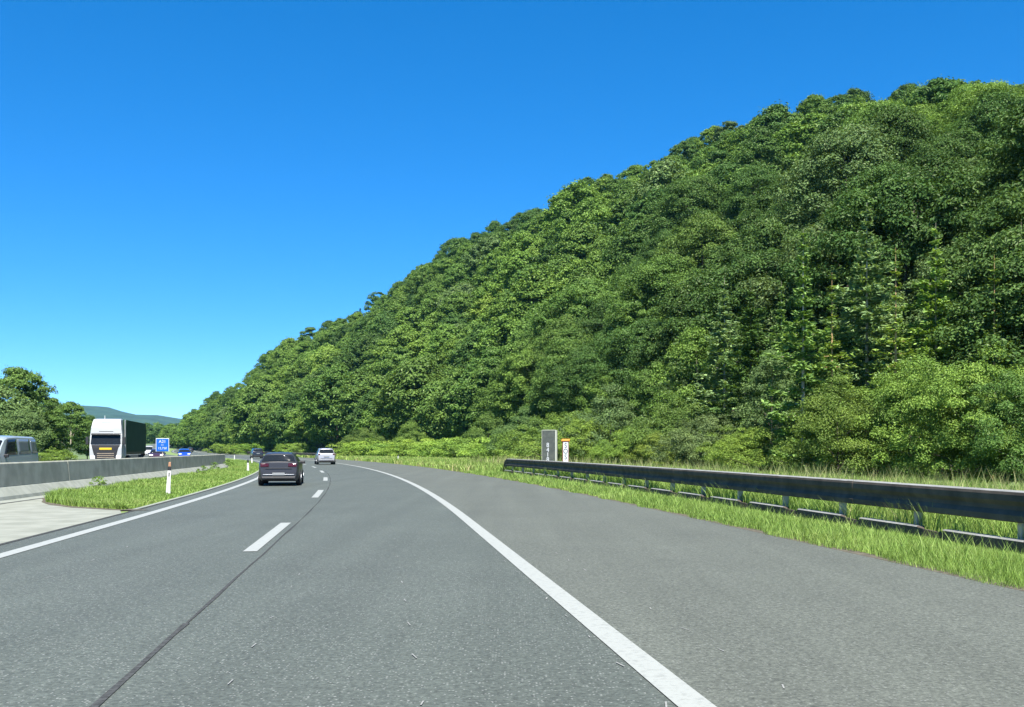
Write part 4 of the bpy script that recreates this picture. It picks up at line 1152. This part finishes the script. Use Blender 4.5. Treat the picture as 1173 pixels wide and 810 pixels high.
# tall seed grasses behind the rail
n = 8000; y = logy(rg, 18, 85, n); d = 9.2 + 4.2 * rg.random(n) + .8 * np.sin(y * .6)
x, yy = place(y, d); keep = clumpy(x * .6, yy * .5) + .3 * rg.random(n) > .55
x, yy, y = x[keep], yy[keep], y[keep]; n = len(x)
blades('seed_grass', x, yy, np.zeros(n), .65 + .55 * rg.random(n), np.maximum(.010, y * .0006), .15 + .3 * rg.random(n), rg.random(n), 'tall pale grass in seed before the bushes', 'grass', mat='seed', seed=3)
# verge farther on
n = 70000; y = logy(rg, 64, 200, n); d = 5.1 + np.minimum(1, rg.random(n)) * np.interp(y, [60, 100, 160, 200], [11, 18, 20, 10])
x, yy = place(y, d); c = clumpy(x * .5, yy * .5)
blades('far_verge_grass', x, yy, np.full(n, -.02), .25 + .35 * c, np.maximum(.01, y * .0008), .3 + .3 * rg.random(n), rg.beta(2, 2, n) * .9 + .15, 'sunlit grass of the verge beyond the guardrail end', 'grass', seed=4)
# median
n = 95000; y = logy(rg, 26.6, 130, n); f = rg.random(n)
lb = np.interp(y, [10, 24, 32, 60, 84, 120, 900], [-13.9, -14.0, -13.6, -12.6, -11.2, -11.0, -11.0])
edge = np.full(n, -8.45)
lo = lb + np.where(y < 84, 1.05, -1.0)
lo = np.where(y < 35, np.maximum(lo, np.interp(y, [26.6, 27.4, 28.7, 31, 35], [-8.21, -9.0, -10.3, -11.6, LBAR(35) + 1.0])), lo)
d = lo + (edge - lo) * f
x, yy = place(y, d); c = clumpy(x, yy)
ok = (edge - lo > .1) & ~((y < 84) & (d < lo))
h = (.06 + .10 * c + .08 * rg.random(n)) * np.interp(f, [0, .25, .8, 1], [1.5, 1.25, .9, .5])
blades('median_grass', x[ok], yy[ok], np.full(ok.sum(), -.01), h[ok], np.maximum(.01, y * .0007)[ok], (.3 + .35 * rg.random(n))[ok], (rg.beta(2, 3, n) * .8 + .12)[ok], 'bright green grass growing on the median', 'grass', seed=5)
# broad weeds in the median grass
WD = broadleaf_meshes(660, .8, .45, 22, 18, .045, base=.05, trunk_r=.012, limbs=8)
for i, (u, v, lab) in enumerate(((112, 560, 'dark leafy weed at the left end of the median grass'), (232, 545, 'leafy weed clump in the middle of the median grass'), (246, 541, 'tall weed clump below the barrier end'), (262, 537, 'weed clump right of the barrier end'))):
    x, y = gpt(u, v)
    plant('weed', WD, (x, y, 0), i * 1.3, (.7, .7, .6 + .12 * i), PAL['fresh green'], lab, 'plant', 'weeds in the median grass', 'stem', 'foliage')

# ------------------------------------------------------------------ light, sky, camera
SUN_AZ = R(173); SUN_EL = R(58)          # azimuth clockwise from +Y
w = bpy.data.worlds.new('World'); SC.world = w; w.use_nodes = True
nt = w.node_tree; nt.nodes.clear()
wo = nt.nodes.new('ShaderNodeOutputWorld'); bg = nt.nodes.new('ShaderNodeBackground'); st = nt.nodes.new('ShaderNodeTexSky')
st.sky_type = 'NISHITA'; st.sun_disc = False; st.sun_elevation = SUN_EL; st.sun_rotation = SUN_AZ
st.altitude = 500; st.air_density = 0.5; st.dust_density = 0.0; st.ozone_density = 5.5
hs = nt.nodes.new('ShaderNodeHueSaturation'); hs.inputs['Saturation'].default_value = 1.48
ga = nt.nodes.new('ShaderNodeGamma'); ga.inputs[1].default_value = .75
nt.links.new(st.outputs[0], ga.inputs[0]); nt.links.new(ga.outputs[0], hs.inputs['Color']); nt.links.new(hs.outputs[0], bg.inputs['Color'])
hs.inputs['Hue'].default_value = .504
bg.inputs['Strength'].default_value = 0.117
nt.links.new(bg.outputs[0], wo.inputs[0])
sl = bpy.data.lights.new('sun', 'SUN'); sl.energy = 4.0; sl.angle = R(.53); sl.color = (1.0, .955, .88)
so_ = bpy.data.objects.new('sun', sl); COL.objects.link(so_)
dv = Vector((math.sin(SUN_AZ) * math.cos(SUN_EL), math.cos(SUN_AZ) * math.cos(SUN_EL), math.sin(SUN_EL)))
so_.rotation_euler = (-dv).to_track_quat('-Z', 'Y').to_euler(); so_.location = (40, -30, 80)

# thin summer haze: one closed box of air round everything
hm, hnt, hout = new_mat('haze_air')
pv = hnt.nodes.new('ShaderNodeVolumePrincipled'); pv.inputs['Color'].default_value = (.22, .74, 1, 1); pv.inputs['Density'].default_value = HAZE
hnt.links.new(pv.outputs[0], hout.inputs['Volume'])
hz = MB().box((0, 3970, 199), (18000, 8120, 406)).build('haze', hm)
tag(hz, 'thin bluish summer haze over the far valley', 'haze', kind='stuff')

cd = bpy.data.cameras.new('camera'); cam = bpy.data.objects.new('camera', cd); COL.objects.link(cam)
cam.location = (0, 0, CAMH); cam.rotation_euler = (R(90), 0, 0)
cd.sensor_width = 36; cd.lens = F / 1173 * 36; cd.shift_y = 109 / 1173; cd.clip_start = .1; cd.clip_end = 20000
SC.camera = cam
SC.view_settings.view_transform = 'Standard'; SC.view_settings.look = 'None'; SC.view_settings.gamma = 1.0
SC.view_settings.exposure = 1.7
SC.render.engine = 'CYCLES'
cy = SC.cycles
cy.max_bounces = 6; cy.diffuse_bounces = 4; cy.glossy_bounces = 3; cy.transmission_bounces = 3; cy.transparent_max_bounces = 6; cy.volume_bounces = 0
cy.use_denoising = True
try: cy.denoiser = 'OPENIMAGEDENOISE'
except Exception: pass
SC.render.resolution_x = 1024; SC.render.resolution_y = 707
